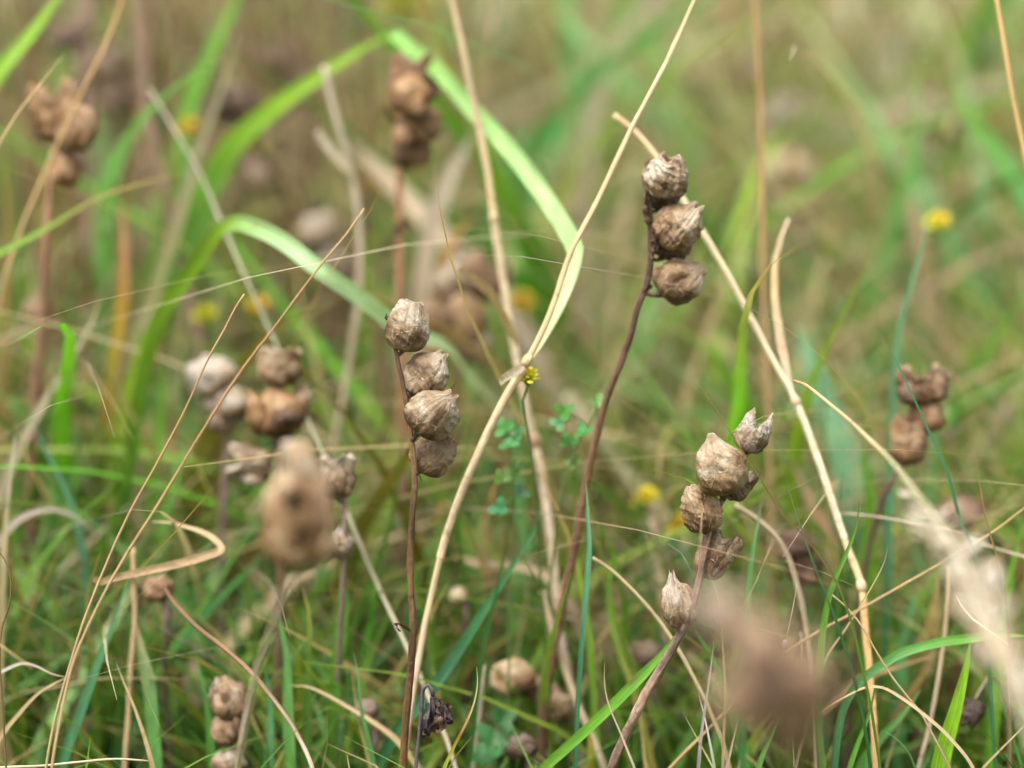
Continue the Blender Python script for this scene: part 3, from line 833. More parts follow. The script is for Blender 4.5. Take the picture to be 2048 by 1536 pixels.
def clover(label, leaves, stem, seed):
    pts = to_ground([P(*q) for q in stem])
    root = thing("clover_sprig", pts[-1], label, "plant")
    d0 = stem[0][2]
    MB().tube(smooth_path(pts, 30), [4 * K * d0 / 2, 6 * K * d0 / 2, 7 * K * d0 / 2], [(.13, .22, .05), (.12, .18, .05)], 6).build("stem", M_STEM, root, pts[-1])
    rnd = random.Random(seed)
    for (x, y, s, col) in leaves:
        d = d0 + rnd.uniform(-.004, .006)
        c = P(x, y, d)
        near = min(pts, key=lambda q: (q - c).length)
        lf = MB().tube(smooth_path([near, near.lerp(c, .5) + Vector((0, 0, .0006)), c], 8), [2.5 * K * d / 2], [(.13, .22, .05)], 5)
        lf = lf.build("petiole", M_STEM, root, pts[-1])
        up = Vector((rnd.uniform(-.5, .5), rnd.uniform(-.9, -.3), .7)).normalized()
        a0 = rnd.uniform(0, 6.28)
        sz = s * K * d
        side = up.orthogonal().normalized(); oth = up.cross(side)
        for k in range(3):
            an = a0 + k * 2.1
            dr = (side * math.cos(an) + oth * math.sin(an)) * .9 + up * .35
            m = MB().ribbon(smooth_path([c, c + dr * sz * .5 + up * sz * .05, c + dr * sz], 10), lambda f: sz * .78 * (math.sin(math.pi * min(.90, .06 + f * .88)) ** .7), [col, col], 0, .25, 0, up)
            m.build("leaflet", M_LEAF, lf, pts[-1])


clover("fresh green clover sprig with tiny rounded leaflets right of the straw crossing",
       [(1128, 826, 26, (.06, .20, .02)), (1120, 848, 24, (.10, .24, .09)), (1168, 868, 26, (.05, .22, .04)), (1136, 886, 24, (.06, .22, .03)), (1192, 806, 24, (.14, .27, .06)), (1150, 930, 22, (.08, .18, .03))],
       [(1192, 806, .786), (1176, 850, .787), (1150, 900, .788), (1125, 980, .79), (1110, 1080, .795)], 3)
clover("clover sprig with bluish green leaflets left of the pale split straw stem",
       [(1010, 858, 28, (.045, .18, .03)), (1018, 892, 26, (.05, .19, .05)), (1038, 870, 20, (.05, .16, .05)), (1000, 1018, 26, (.03, .15, .05)), (1040, 990, 22, (.05, .17, .08)), (1002, 960, 24, (.06, .14, .01)), (1030, 945, 26, (.05, .12, .01))],
       [(1012, 862, .79), (1022, 920, .79), (1028, 1000, .792), (1024, 1100, .796)], 4)
clover("low clover sprig with a broad pale leaf in the bottom grass between dark stems",
       [(985, 1490, 52, (.06, .20, .06)), (1005, 1440, 36, (.05, .16, .05)), (960, 1520, 40, (.05, .17, .05))],
       [(985, 1480, .80), (990, 1510, .80), (992, 1536, .80)], 5)

# ------------------------------------------------------------------ grass one can follow by eye: each blade and stem a thing
def full(pts, d):
    """(x, y) pixels with a depth running from d[0] to d[-1], or (x, y, d) as they are."""
    if len(pts[0]) == 3: return [P(*q) for q in pts]
    ds = d if isinstance(d, (tuple, list)) else (d,)
    n = len(pts)
    return [P(x, y, ramp(list(ds), i / (n - 1))) for i, (x, y) in enumerate(pts)]


def blade_profile(w, tipfrac):
    return lambda f: w * min(1.0, (f / tipfrac) ** .75 if f < tipfrac else 1.0) * (1 - .18 * max(0, f - .6) / .4) + w * .03


def grass(label, pts, w, cols, d=.75, shape='blade', ground=None, face=20, twist=30, fold=.3, name=None, cat=None, tip=.35, group=None, n=None, nodes=(), leaves=(), rev=False, sheaths=()):
    path = full(pts, d)
    bottom = max(pts, key=lambda q: q[1])
    if ground is None: ground = pts[-1][1] > 1180
    path0 = list(path)
    if ground: path = to_ground(path)
    d0 = d if isinstance(d, (int, float)) else sum(d) / len(d)
    if len(pts[0]) == 3: d0 = sum(q[2] for q in pts) / len(pts)
    wid = w * K * d0 * (.72 if shape == 'tube' else 1)
    n = n or max(24, 8 * len(path))
    sp = smooth_path(path, n)
    SEED[0] += 1
    cols = cols if isinstance(cols, list) else [cols]
    # colours follow the visible stretch; the carried-on part keeps the last one
    if ground and len(path) > len(path0):
        tot = sum((b - a).length for a, b in zip(path, path[1:])); vis = sum((b - a).length for a, b in zip(path0, path0[1:]))
        cc = [Vector(ramp(cols, min(1, (i / 12) * tot / vis))) for i in range(13)] if len(cols) > 1 else cols
    else:
        cc = cols
    green = sum(c[1] - c[0] for c in cols) > 0
    multi = bool(nodes or leaves or sheaths)
    mb = MB()
    if shape == 'tube':
        prof = [wid * .30, wid * .42, wid * .47, wid * .5] if not rev else [wid * .5, wid * .5]
        mb.tube(sp, prof, cc, 10, True, .22, SEED[0])
    else:
        mb.ribbon(sp, blade_profile(wid / math.cos(math.radians(min(abs(face), 60))), tip), cc, face, fold, twist, None, wid * .12, SEED[0])
    nm = name or ("grass_stalk" if shape == 'tube' else "grass_leaf")
    ct = cat or ("grass stalk" if shape == 'tube' else "grass blade")
    mat = M_GREEN if green else M_DRY
    if not multi:
        return tag(mb.build(nm, mat, None, sp[-1]), label, ct, group)
    root = thing(nm, sp[-1], label, ct, group)
    mb.build("culm", mat, root, sp[-1])
    for (x, y, dd, rr, col) in nodes:
        c = P(x, y, dd)
        i = min(range(1, n - 1), key=lambda k: (sp[k] - c).length)
        t = (sp[i + 1] - sp[i - 1]).normalized()
        r = rr * K * dd / 2
        MB().tube([sp[i] - t * r * 1.3, sp[i] - t * r * .6, sp[i], sp[i] + t * r * .6, sp[i] + t * r * 1.3], [r * .7, r, r * 1.08, r, r * .7], [col], 10).build("node", M_DRY, root, sp[-1])
    for (x0, y0, d1, x1, y1, d2, sc, col) in sheaths:            # the dry leaf sheath wrapped round the culm, split along one side
        i0 = min(range(n), key=lambda k: (sp[k] - P(x0, y0, d1)).length); i1 = min(range(n), key=lambda k: (sp[k] - P(x1, y1, d2)).length)
        if i0 > i1: i0, i1 = i1, i0
        seg = smooth_path(sp[i0:i1 + 1], 60)
        m = MB()
        prev = None
        for k, c in enumerate(seg):
            t = (seg[min(k + 1, 59)] - seg[max(k - 1, 0)]).normalized()
            s1 = t.cross(FWD).normalized(); s2 = s1.cross(t)
            row = []
            gap = .25 + .5 * abs(noise.noise(Vector((k * .09, SEED[0], 0)))) + (.9 * max(0, 1 - k / 6))
            for j in range(11):
                an = lerp(-math.pi + gap, math.pi - gap, j / 10) - math.pi * .35
                rr = wid * .5 * sc * (1 + .10 * noise.noise(Vector((j * .8, k * .12, 3))))
                row.append(m.add(c + s1 * (math.cos(an) * rr) + s2 * (math.sin(an) * rr), col, (j / 10, k / 59)))
            if prev:
                for j in range(10): m.f.append((prev[j], prev[j + 1], row[j + 1], row[j]))
            prev = row
        m.build("leaf_sheath", M_DRY, root, sp[-1])
    for (lp, lw, lc, ld, lface) in leaves:
        lpath = full(lp, ld)
        dm = ld if isinstance(ld, (int, float)) else sum(ld) / len(ld)
        g = sum(c[1] - c[0] for c in (lc if isinstance(lc, list) else [lc])) > 0
        SEED[0] += 1
        MB().ribbon(smooth_path(lpath, 40), blade_profile(lw * K * dm / math.cos(math.radians(min(abs(lface), 60))), .25), lc if isinstance(lc, list) else [lc], lface, .35, 20, None, lw * K * dm * .15, SEED[0]).build("leaf", M_GREEN if g else M_DRY, root, sp[-1])
    return root


B, T = 'blade', 'tube'
grass("long pale straw stem leaning right across the whole picture, with an arching pale green leaf",
      [(1398, -20), (1330, 130), (1262, 260), (1196, 400), (1142, 505), (1095, 640), (1050, 730), (1008, 800), (962, 895), (925, 980), (893, 1070), (870, 1160), (850, 1250), (832, 1350), (818, 1440), (806, 1536)], 20,
      [STR, PSTR, STR, (.66, .50, .27), (.62, .46, .25), PSTR, STR, (.58, .44, .30), (.60, .46, .33)], .77, T, sheaths=[(1046, 738, .77, 880, 1120, .77, 1.16, (.58, .45, .27))], nodes=[(1052, 727, .77, 20, (.55, .42, .22))],
      leaves=[([(1048, 735), (1075, 700), (1108, 640), (1138, 570), (1152, 510), (1142, 478), (1120, 440), (1080, 380), (1020, 300), (950, 225), (880, 145), (820, 95), (788, 66)], 33, [(.50, .42, .24), (.45, .48, .24), (.26, .42, .15), (.33, .47, .19), (.27, .43, .15), (.25, .42, .13), (.22, .40, .10), (.22, .42, .10), (.20, .40, .09)], (.772, .80, .88), 15),
              ([(1052, 728), (1030, 742), (1008, 755), (998, 765)], 14, [(.55, .45, .38), PSTR], (.77, .765), 40)])
grass("bright green arching leaf at top left whose tip folds over at the top centre", [(785, 66), (720, 100), (640, 150), (540, 222), (470, 285), (425, 355), (390, 440), (350, 540), (310, 660), (270, 800), (240, 950)], 50, [(.30, .50, .06), (.28, .50, .04), (.24, .46, .03), (.20, .42, .05), (.14, .34, .08), GRN, GRN, YGR], (.89, .93), B, ground=True, face=30)
grass("pale green leaf arching from the left behind the main capsules, its end pinkish and dry", [(1075, 930), (1050, 860), (990, 808), (935, 755), (885, 690), (800, 662), (745, 615), (700, 582), (640, 540), (565, 482), (510, 455), (470, 448), (430, 476), (372, 555), (318, 640), (286, 750), (262, 900)], 31, [(.44, .30, .22), (.50, .36, .27), (.52, .40, .30), (.40, .50, .26), (.38, .53, .28), (.42, .56, .30), (.38, .54, .28), (.38, .54, .30), (.30, .48, .20), (.15, .27, .015), (.14, .25, .012), (.16, .30, .02), (.14, .28, .02), GRN], (.92, .87, .815, .805, .815, .84, .86), B, ground=True, face=15, tip=.02)
grass("sharp thin rusty dry stem, left one of a close leaning pair", [(489, 588), (474, 610), (447, 662), (415, 720), (370, 820), (312, 930), (262, 1020), (216, 1120), (172, 1230), (140, 1330), (110, 1440), (92, 1536)], 8.5, [(.42, .29, .14), (.36, .21, .09), (.38, .23, .10), TAN, (.42, .28, .15), TAN], .742, T)
grass("sharp thin rusty dry stem, right and taller one of a close leaning pair", [(728, 417), (716, 436), (685, 478), (640, 532), (560, 640), (480, 745), (400, 870), (322, 1000), (252, 1110), (202, 1200), (152, 1310), (128, 1400), (104, 1536)], 9.5, [(.42, .29, .14), (.36, .21, .09), (.34, .18, .08), (.38, .23, .10), TAN, (.42, .28, .15), TAN], .736, T)
grass("flat orange-tan dry blade bent back on itself in a sharp elbow at lower left", [(300, 1043), (340, 1046), (385, 1058), (420, 1074), (434, 1086), (441, 1096), (436, 1103), (422, 1108), (385, 1120), (330, 1133), (270, 1146), (225, 1156), (200, 1163), (188, 1156)], 16, [(.30, .23, .13), (.33, .24, .13), (.38, .27, .15), (.47, .32, .18), (.46, .31, .17), (.46, .31, .17), TAN], (.785, .765), B, ground=False, face=15, tip=.3)
grass("thick pale straw stem bending over behind the crumpled capsules, orange below its lowest joint",
      [(1228, 230), (1268, 262), (1310, 310), (1345, 365), (1385, 430), (1450, 540), (1530, 690), (1590, 800), (1640, 930), (1690, 1080), (1722, 1168), (1730, 1250), (1738, 1330), (1746, 1420), (1752, 1536)], 19,
      [(.45, .34, .18), (.52, .40, .22), PSTR, PSTR, PSTR, (.74, .62, .42), (.78, .68, .50), (.74, .62, .42), (.66, .48, .26), (.56, .33, .12), (.55, .34, .13), (.5, .32, .14)], (.795, .775), T, rev=True, sheaths=[(1592, 806, .785, 1690, 1080, .777, 1.14, (.66, .55, .38)), (1726, 1200, .776, 1748, 1450, .776, 1.15, (.56, .36, .15))], nodes=[(1590, 800, .785, 19, (.6, .45, .28)), (1722, 1168, .777, 20, (.66, .5, .3))],
      leaves=[([(1590, 800), (1572, 720), (1558, 640), (1552, 570), (1558, 500), (1580, 436)], 16, [(.55, .42, .28), (.46, .33, .21), TAN, (.46, .36, .25)], (.787, .81), 45)])
grass("thin dark brown blade turning olive green below a joint, in front of the right stalk", [(1386, 749), (1420, 800), (1470, 880), (1512, 945), (1556, 1016), (1600, 1065), (1640, 1112), (1672, 1165), (1700, 1240), (1722, 1330), (1745, 1440)], 9, [(.22, .13, .04), (.18, .095, .03), (.16, .08, .02), (.10, .05, .015), (.10, .14, .015), (.10, .18, .015), (.09, .17, .02)], .741, B, ground=True, face=30, tip=.5)
grass("thin dark green upright blade with a needle tip right of the dark slanting stalk", [(1570, 948), (1584, 1000), (1603, 1060), (1628, 1130), (1660, 1210), (1690, 1300), (1718, 1400), (1740, 1536)], 9, [(.16, .20, .08), (.04, .14, .035), (.03, .11, .03), (.035, .12, .03)], .745, B)
grass("fresh green blade with a sharp tip in front of the straw stem's joint", [(1719, 998), (1712, 1055), (1692, 1108), (1664, 1172), (1648, 1240), (1640, 1310), (1636, 1400), (1640, 1536)], 17, [GRN, (.13, .30, .03), (.11, .27, .03), (.10, .25, .04), (.09, .20, .05)], .745, B, tip=.3)
grass("thin blue-green blade crossing in front of the dark-mouthed seed stalk", [(1751, 655), (1790, 718), (1822, 785), (1852, 852), (1890, 935), (1920, 1040), (1948, 1112), (1965, 1200), (1975, 1300)], 11, [BGR, (.05, .19, .08), (.045, .17, .07), (.06, .2, .09)], .765, B, ground=True)
grass("long blurred blue-green blade rising nearly upright beside the lone yellow flower", [(1862, 425), (1845, 490), (1828, 545), (1802, 640), (1790, 720), (1785, 800), (1780, 920), (1775, 1060), (1770, 1200)], 20, [PBG, (.12, .28, .14), (.11, .27, .14), BGR], .83, B, ground=True)
grass("arched tan stem bent over at a joint, feeding the blurred oat-like head at right", [(1588, 762), (1612, 770), (1640, 792), (1690, 833), (1740, 880), (1785, 925), (1830, 985), (1900, 1090), (1970, 1220), (2040, 1380), (2100, 1536)], 14, [(.55, .33, .13), (.58, .42, .22), (.50, .42, .24), (.30, .28, .14), (.36, .33, .18), TAN, TAN], (.76, .73, .66, .62), T, ground=True)
grass("thin tan stem cutting the top right corner", [(1990, -20), (2010, 100), (2028, 200), (2052, 320), (2085, 470), (2120, 700), (2140, 1000), (2150, 1300)], 16, [(.52, .35, .14), (.52, .36, .16)], .785, T, ground=True, rev=True)
grass("blurred orange-brown upright stem at upper right", [(1508, -20), (1518, 150), (1524, 300), (1525, 450), (1528, 600), (1535, 760), (1540, 920), (1545, 1100)], 15, [(.40, .25, .10), (.40, .25, .11), (.36, .25, .12)], .85, T, ground=True, rev=True)
grass("tall straw stem with split sheath falling from the top centre, brown joint below the middle", [(900, -20), (930, 120), (955, 240), (978, 360), (992, 470), (1010, 580), (1028, 690), (1048, 790), (1068, 880), (1085, 960), (1102, 1080), (1114, 1200), (1130, 1310), (1150, 1420)], 20, [(.46, .36, .19), (.48, .38, .22), STR, (.56, .44, .25), (.48, .37, .24), (.5, .4, .28), (.46, .36, .27), (.45, .36, .25)], (.83, .82), T, ground=True, rev=True, sheaths=[(1069, 888, .823, 1114, 1200, .82, 1.2, (.50, .39, .27)), (990, 446, .826, 1040, 750, .824, 1.15, (.5, .4, .25))], nodes=[(1067, 878, .823, 24, (.34, .21, .13)), (988, 440, .826, 19, (.5, .38, .2))],
      leaves=[([(1040, 700), (1012, 640), (985, 590), (950, 560), (918, 535)], 14, [TAN, TAN, (.42, .30, .2)], (.815, .80), 40)])
grass("grey-tan grass with a forked blurred head, left of the rust seed stalk",
      [(648, 132), (664, 205), (688, 290), (712, 390), (720, 490), (716, 610), (700, 720), (680, 830), (660, 930), (640, 1050)], 19, [(.42, .36, .25), (.40, .34, .24), (.36, .29, .19), (.36, .30, .19)], .87, T, ground=True, rev=True,
      leaves=[([(705, 350), (680, 320), (655, 290), (636, 262)], 17, [GTN, (.42, .36, .26)], .868, 20)])
grass("long pale grey-green stem slanting down from upper left to the main stalk's foot", [(300, 180), (350, 262), (398, 345), (440, 440), (482, 535), (530, 640), (575, 740), (615, 840), (655, 930), (700, 1040), (755, 1170), (812, 1290), (860, 1400), (900, 1500)], 14, [(.34, .30, .22), (.30, .28, .19), (.27, .27, .17), (.30, .29, .18), (.33, .29, .19), (.38, .32, .23)], (.865, .78), T, ground=True)
grass("broad bright green leaf crossing the top left corner", [(140, -40), (112, 0), (60, 70), (0, 140), (-60, 230), (-110, 340), (-150, 520)], 66, [LIM, (.22, .42, .03), LIM, GRN], .87, B, ground=True, face=10)
grass("broad soft green leaf rising at the upper left, right of the tan capsules", [(490, -40), (462, 20), (428, 90), (392, 170), (368, 250), (345, 380), (320, 520), (300, 700)], 62, [(.16, .36, .03), (.13, .32, .03), (.13, .30, .04), GRN], .95, B, ground=True, face=10)
grass("tan dry tip broken off short at the upper left edge", [(131, 104), (100, 142), (70, 180), (32, 230), (4, 275), (-30, 340), (-70, 430)], 12, [(.5, .36, .2), TAN, TAN], .79, B, ground=True)
grass("long tan stem passing in front of the left tan capsules", [(252, -20), (212, 90), (165, 185), (138, 240), (110, 300), (80, 370), (50, 440), (10, 560), (-20, 700), (-40, 900)], 12, [(.44, .27, .12), (.44, .29, .13), TAN, (.3, .22, .08)], .835, T, ground=True, rev=True)
grass("green blade tinged orange at a bend, slanting below the left tan capsules", [(370, 345), (305, 362), (245, 378), (185, 400), (120, 440), (60, 475), (0, 505), (-60, 545), (-120, 620)], 16, [(.28, .26, .07), (.26, .28, .05), (.36, .22, .06), (.20, .34, .03), LIM, (.15, .33, .03), GRN], .83, B, ground=True)
grass("short upright orange leaf at left among blurred greens", [(243, 405), (246, 470), (246, 530), (243, 600), (232, 680), (220, 760), (205, 880)], 24, [(.48, .24, .12), (.50, .25, .12), (.46, .24, .03), (.32, .30, .03), (.36, .22, .03), OLV], .88, B, ground=True, tip=.15)
grass("very wide blurred tan leaf descending from the right edge", [(2090, 560), (2040, 660), (1980, 760), (1915, 880), (1850, 1000), (1790, 1120)], 92, [(.44, .31, .16), (.44, .31, .16), (.40, .28, .15)], 1.0, B, ground=True, face=10)
grass("broad pale mint green leaf behind the thick straw stem", [(1590, 640), (1620, 720), (1655, 830), (1690, 940), (1708, 1060), (1712, 1200)], 78, [PBG, (.17, .36, .19), (.18, .38, .21), BGR], .90, B, ground=True, face=15, tip=.3)
grass("deep green leaf edge standing right of the mint green leaf", [(1722, 890), (1732, 950), (1738, 1030), (1730, 1130), (1720, 1240), (1712, 1340)], 42, [(.12, .27, .012), (.11, .27, .012), (.12, .28, .02)], .835, B, ground=True, tip=.3)
grass("wide pale green leaf lying almost level behind the second stalk's stem", [(1150, 740), (1220, 770), (1300, 800), (1390, 832), (1460, 870), (1540, 930)], 58, [(.18, .34, .12), PGR, (.20, .38, .14), BGR], .95, B, ground=True, face=40)
grass("straight blue-green needle rising in front of the second stalk's lower stem", [(1171, 955), (1176, 1030), (1177, 1110), (1168, 1220), (1160, 1320), (1154, 1420), (1150, 1536)], 11, [PBG, (.12, .32, .18), BGR, (.06, .2, .1)], .765, B, tip=.15)
grass("bright green blade slanting up to the dark stalk from the bottom edge", [(1352, 1270), (1320, 1312), (1280, 1355), (1225, 1410), (1170, 1462), (1128, 1500), (1080, 1545)], 19, [(.13, .32, .03), (.13, .34, .02), (.12, .32, .02)], .756, B, tip=.1)
grass("bone-coloured curved dry sliver crossing the foot of the right stalk", [(1209, 1325), (1209, 1370), (1218, 1412), (1238, 1460), (1258, 1510), (1268, 1536)], 9, [(.5, .38, .24), (.48, .36, .26), (.46, .36, .28)], .747, B, tip=.5)
grass("curved blade, yellow-green then red then tan at the tip, by the withered flower", [(953, 1333), (955, 1365), (948, 1405), (930, 1450), (913, 1482), (900, 1510), (888, 1536)], 10, [STR, (.55, .44, .2), (.5, .38, .16), (.36, .12, .05), (.32, .38, .03), (.28, .38, .03)], .75, B, tip=.4)
grass("short reddish fibre beside the tan-tipped curved blade", [(945, 1472), (928, 1492), (912, 1512), (896, 1540)], 6, [(.36, .24, .12), (.36, .16, .06), YGR], .752, B)
grass("curved purplish brown stem bending down through the lower left", [(330, 1178), (352, 1210), (392, 1252), (440, 1290), (492, 1335), (540, 1390), (580, 1445), (608, 1495), (624, 1536)], 13, [(.18, .10, .05), (.22, .12, .06), (.25, .14, .075), (.24, .15, .09), (.28, .20, .14), (.36, .28, .21)], (.775, .752), T, rev=True)
grass("short crisp green blade crossing the purplish brown stem at the bottom", [(627, 1433), (605, 1450), (575, 1478), (545, 1510), (520, 1540)], 7, [DGR, (.07, .21, .02), (.06, .2, .02)], .743, B)
grass("tan fallen blade sloping down to the main stalk's base", [(578, 1372), (612, 1374), (655, 1392), (705, 1420), (760, 1455), (800, 1490)], 17, [(.5, .38, .2), (.45, .33, .19), (.42, .28, .17), TAN], .785, B)
grass("blue-green blade slanting at the lower left behind the leaning pair", [(262, 1140), (240, 1210), (205, 1300), (172, 1390), (145, 1465), (122, 1536)], 19, [(.13, .3, .15), (.10, .27, .12), (.08, .25, .11)], .79, B)
grass("upright green blade below a dry tan stalk at lower left", [(272, 1245), (285, 1310), (296, 1370), (303, 1440), (310, 1536)], 26, [(.40, .33, .17), (.20, .30, .12), (.14, .34, .09), (.13, .34, .07)], .79, B, tip=.15)
grass("tan stalk standing over the upright green blade at lower left", [(266, 1095), (268, 1160), (270, 1230), (262, 1330), (256, 1440), (250, 1536)], 15, [TAN, (.44, .30, .17), TAN], .795, T, rev=True)
grass("tan blade leaning left with a pointed end over the lower left greens", [(232, 1325), (250, 1372), (272, 1425), (290, 1480), (304, 1536)], 12, [(.46, .34, .17), (.5, .36, .2), TAN], .765, B)
grass("arched tan blade meeting the leaning pair's foot from the left edge", [(150, 1352), (118, 1362), (75, 1388), (40, 1425), (5, 1468), (-30, 1530)], 12, [(.42, .3, .15), (.46, .34, .18), TAN], .77, B)
grass("grey curled blade at the left edge above the arched tan one", [(140, 1356), (105, 1348), (72, 1332), (45, 1326), (18, 1336), (-10, 1352), (-50, 1400)], 12, [TAN, (.42, .35, .29), (.46, .42, .38), (.4, .34, .26)], .77, B, ground=True)
grass("pale dry straw lying level along the bottom left edge", [(296, 1522), (230, 1518), (160, 1524), (80, 1532), (-10, 1536), (-80, 1545)], 10, [(.52, .42, .27), (.56, .46, .33), STR], .752, T, ground=True)
grass("small dark olive loop of a blade curling at the left edge", [(-8, 1098), (10, 1120), (20, 1152), (22, 1188), (14, 1225), (4, 1255), (0, 1320), (6, 1420)], 7, [(.16, .12, .04), (.13, .09, .03), (.14, .11, .04)], .747, T, ground=True)
grass("broad yellow-green blade standing at the bottom right", [(1941, 1283), (1930, 1340), (1915, 1398), (1897, 1460), (1878, 1536)], 44, [(.20, .40, .02), (.22, .44, .015), (.22, .44, .015), (.2, .4, .02)], .76, B, tip=.35)
grass("green blade arching level over the broad yellow-green one at bottom right", [(2060, 1272), (1990, 1272), (1930, 1278), (1870, 1287), (1805, 1306), (1755, 1335), (1715, 1368), (1690, 1405), (1675, 1460), (1668, 1536)], 17, [(.16, .34, .03), (.13, .34, .03), (.10, .30, .06), (.08, .25, .09), BGR], .765, B, tip=.1)
grass("tan hoop of a dry blade at the bottom right, ends frayed", [(1634, 1432), (1660, 1412), (1695, 1392), (1730, 1376), (1765, 1376), (1800, 1395), (1850, 1432), (1900, 1478), (1945, 1536)], 10, [TAN, (.46, .34, .18), (.42, .28, .16), (.46, .34, .2), (.48, .36, .22)], .745, B, tip=.2)
grass("thin tan stem rising to the right edge from behind the tan hoop", [(2060, 1008), (1985, 1065), (1885, 1125), (1785, 1182), (1700, 1230), (1640, 1262), (1570, 1310)], 10, [(.44, .28, .12), TAN, (.4, .27, .13)], .772, T, ground=True)
grass("short sharp tan sliver leaning right across the orange stem foot", [(1776, 1092), (1768, 1125), (1748, 1165), (1718, 1215), (1688, 1262), (1655, 1310), (1630, 1380)], 7, [(.5, .38, .2), TAN, (.42, .3, .18)], .748, B, ground=True)
grass("long tan blade sagging from behind the fresh green blade to the hoop", [(1662, 1188), (1690, 1212), (1722, 1250), (1752, 1302), (1785, 1355), (1812, 1390), (1850, 1440)], 8, [(.46, .34, .17), (.46, .32, .17), (.42, .3, .17)], .752, T, ground=True)
grass("thin brown upright bristle near the right edge crossing the tan stem", [(1955, 905), (1958, 960), (1968, 1020), (1978, 1062), (1996, 1120), (2006, 1160), (2015, 1260), (2018, 1380)], 8, [(.3, .18, .06), (.22, .13, .05), (.26, .17, .08)], .76, B, ground=True)
grass("white bleached sliver near the right edge under the oat-like head", [(1911, 1188), (1922, 1210), (1945, 1238), (1978, 1262), (2016, 1290)], 7, [WHT, (.7, .62, .5)], .752, B, ground=False)
grass("upright dusty tan stalk beside the broad yellow-green blade", [(1900, 1130), (1893, 1240), (1878, 1350), (1860, 1450), (1838, 1536)], 13, [TAN, (.42, .31, .2), (.40, .31, .22)], .785, T, rev=True)
grass("hair-thin tan stem with a tiny bud above the blurred brown head", [(1594, 1168), (1588, 1205), (1580, 1245), (1570, 1290), (1566, 1320), (1578, 1380), (1584, 1450)], 4.5, [GTN, (.32, .26, .2), (.4, .35, .3)], .75, T, ground=True, nodes=[(1566, 1292, .75, 15, (.30, .24, .23))])
grass("thin tan thread standing in front of the burst capsule's stalk", [(1416, 1145), (1432, 1180), (1440, 1220), (1445, 1290), (1449, 1380), (1447, 1460), (1445, 1536)], 6.5, [(.5, .38, .22), TAN, (.4, .28, .18)], .742, B)
grass("grey upright sliver just right of the slanting stalk's foot", [(1429, 1275), (1422, 1330), (1412, 1400), (1402, 1470), (1396, 1536)], 9, [(.36, .33, .28), (.40, .34, .32), (.3, .24, .22)], .744, B)
grass("pale split sliver at the bottom beside the grey upright one", [(1396, 1385), (1408, 1430), (1418, 1480), (1428, 1536)], 14, [(.5, .42, .34), (.6, .58, .55), (.3, .36, .2)], .744, B, tip=.6)
grass("reddish tan pointed dry tip at the bottom among blurred brown", [(1478, 1432), (1468, 1470), (1460, 1505), (1450, 1545)], 17, [(.36, .22, .14), (.44, .32, .25), (.42, .33, .28)], .746, B, tip=.6)
grass("green blade with a brown point below the big blurred brown head", [(1572, 1398), (1556, 1440), (1536, 1485), (1516, 1536)], 22, [(.2, .17, .06), (.12, .27, .05), (.12, .30, .06), (.13, .3, .07)], .752, B, tip=.5)
grass("fine green blade leaning right behind the tan hoop's left end", [(1752, 1355), (1745, 1400), (1732, 1445), (1714, 1490), (1698, 1540)], 19, [DGR, (.13, .33, .04), (.14, .35, .05)], .758, B, tip=.5)
grass("blurred green blade under the tan hoop, pointing up to the right", [(1842, 1378), (1812, 1420), (1780, 1455), (1748, 1492), (1720, 1540)], 34, [(.12, .29, .06), (.11, .28, .06), (.10, .26, .05)], .785, B, tip=.5)
grass("short dark green arc at the bottom right under the hoop", [(1762, 1460), (1782, 1470), (1805, 1490), (1822, 1515), (1832, 1545)], 9, [(.12, .26, .08), (.06, .18, .05)], .757, B)
grass("dark blue-green blade slanting up from behind the withered flower", [(1085, 1035), (1055, 1085), (1010, 1155), (955, 1240), (905, 1318), (850, 1395), (795, 1460)], 23, [(.07, .22, .09), (.06, .22, .07), (.06, .20, .09), (.05, .18, .07)], .79, B)
grass("dark green narrow blade crossing the blue-green slanting one", [(1010, 1100), (998, 1160), (985, 1220), (970, 1275), (955, 1360)], 15, [(.05, .15, .02), (.045, .13, .02)], .785, B)
grass("upright bright green blade between the foreground head and the main stalk", [(682, 1128), (685, 1180), (682, 1240), (676, 1300), (668, 1370), (662, 1450)], 24, [(.11, .29, .02), (.12, .31, .03), (.08, .2, .02)], .80, B, tip=.1)
grass("soft green upright blade under the tan stem of the foreground head", [(553, 1215), (565, 1270), (574, 1340), (574, 1420), (578, 1536)], 24, [(.13, .30, .10), (.13, .32, .08), (.14, .34, .08), (.13, .32, .06)], .785, B, tip=.3)
grass("pale blue-green blade standing in the lower left of centre", [(528, 1330), (538, 1390), (540, 1450), (536, 1536)], 24, [BGR, (.14, .33, .14), (.12, .3, .12)], .79, B, tip=.4)
grass("thin green blade with a pale tip left of the withered flower", [(706, 1302), (715, 1350), (722, 1420), (738, 1490), (748, 1545)], 13, [(.2, .36, .15), (.09, .26, .08), (.08, .24, .06)], .775, B)
grass("short green blade with yellowed orange end under the foreground head", [(604, 1170), (610, 1195), (616, 1220), (618, 1260), (616, 1310)], 20, [(.36, .22, .09), (.30, .30, .05), (.2, .28, .03), (.1, .2, .03)], .79, B, ground=True)
grass("yellow-green blade curving down from the straw stem's joint", [(1085, 945), (1098, 985), (1115, 1025), (1138, 1080), (1155, 1140), (1170, 1220), (1180, 1320)], 17, [(.42, .22, .09), (.40, .24, .08), (.26, .32, .04), (.22, .36, .03), (.16, .3, .03)], .80, B, ground=True)
grass("yellow-green blade with brown flecks right of the blue-green needle", [(1230, 1075), (1225, 1130), (1216, 1180), (1222, 1240), (1240, 1310), (1262, 1370)], 19, [(.16, .3, .04), (.16, .33, .02), (.18, .33, .04), (.28, .27, .05)], .80, B)
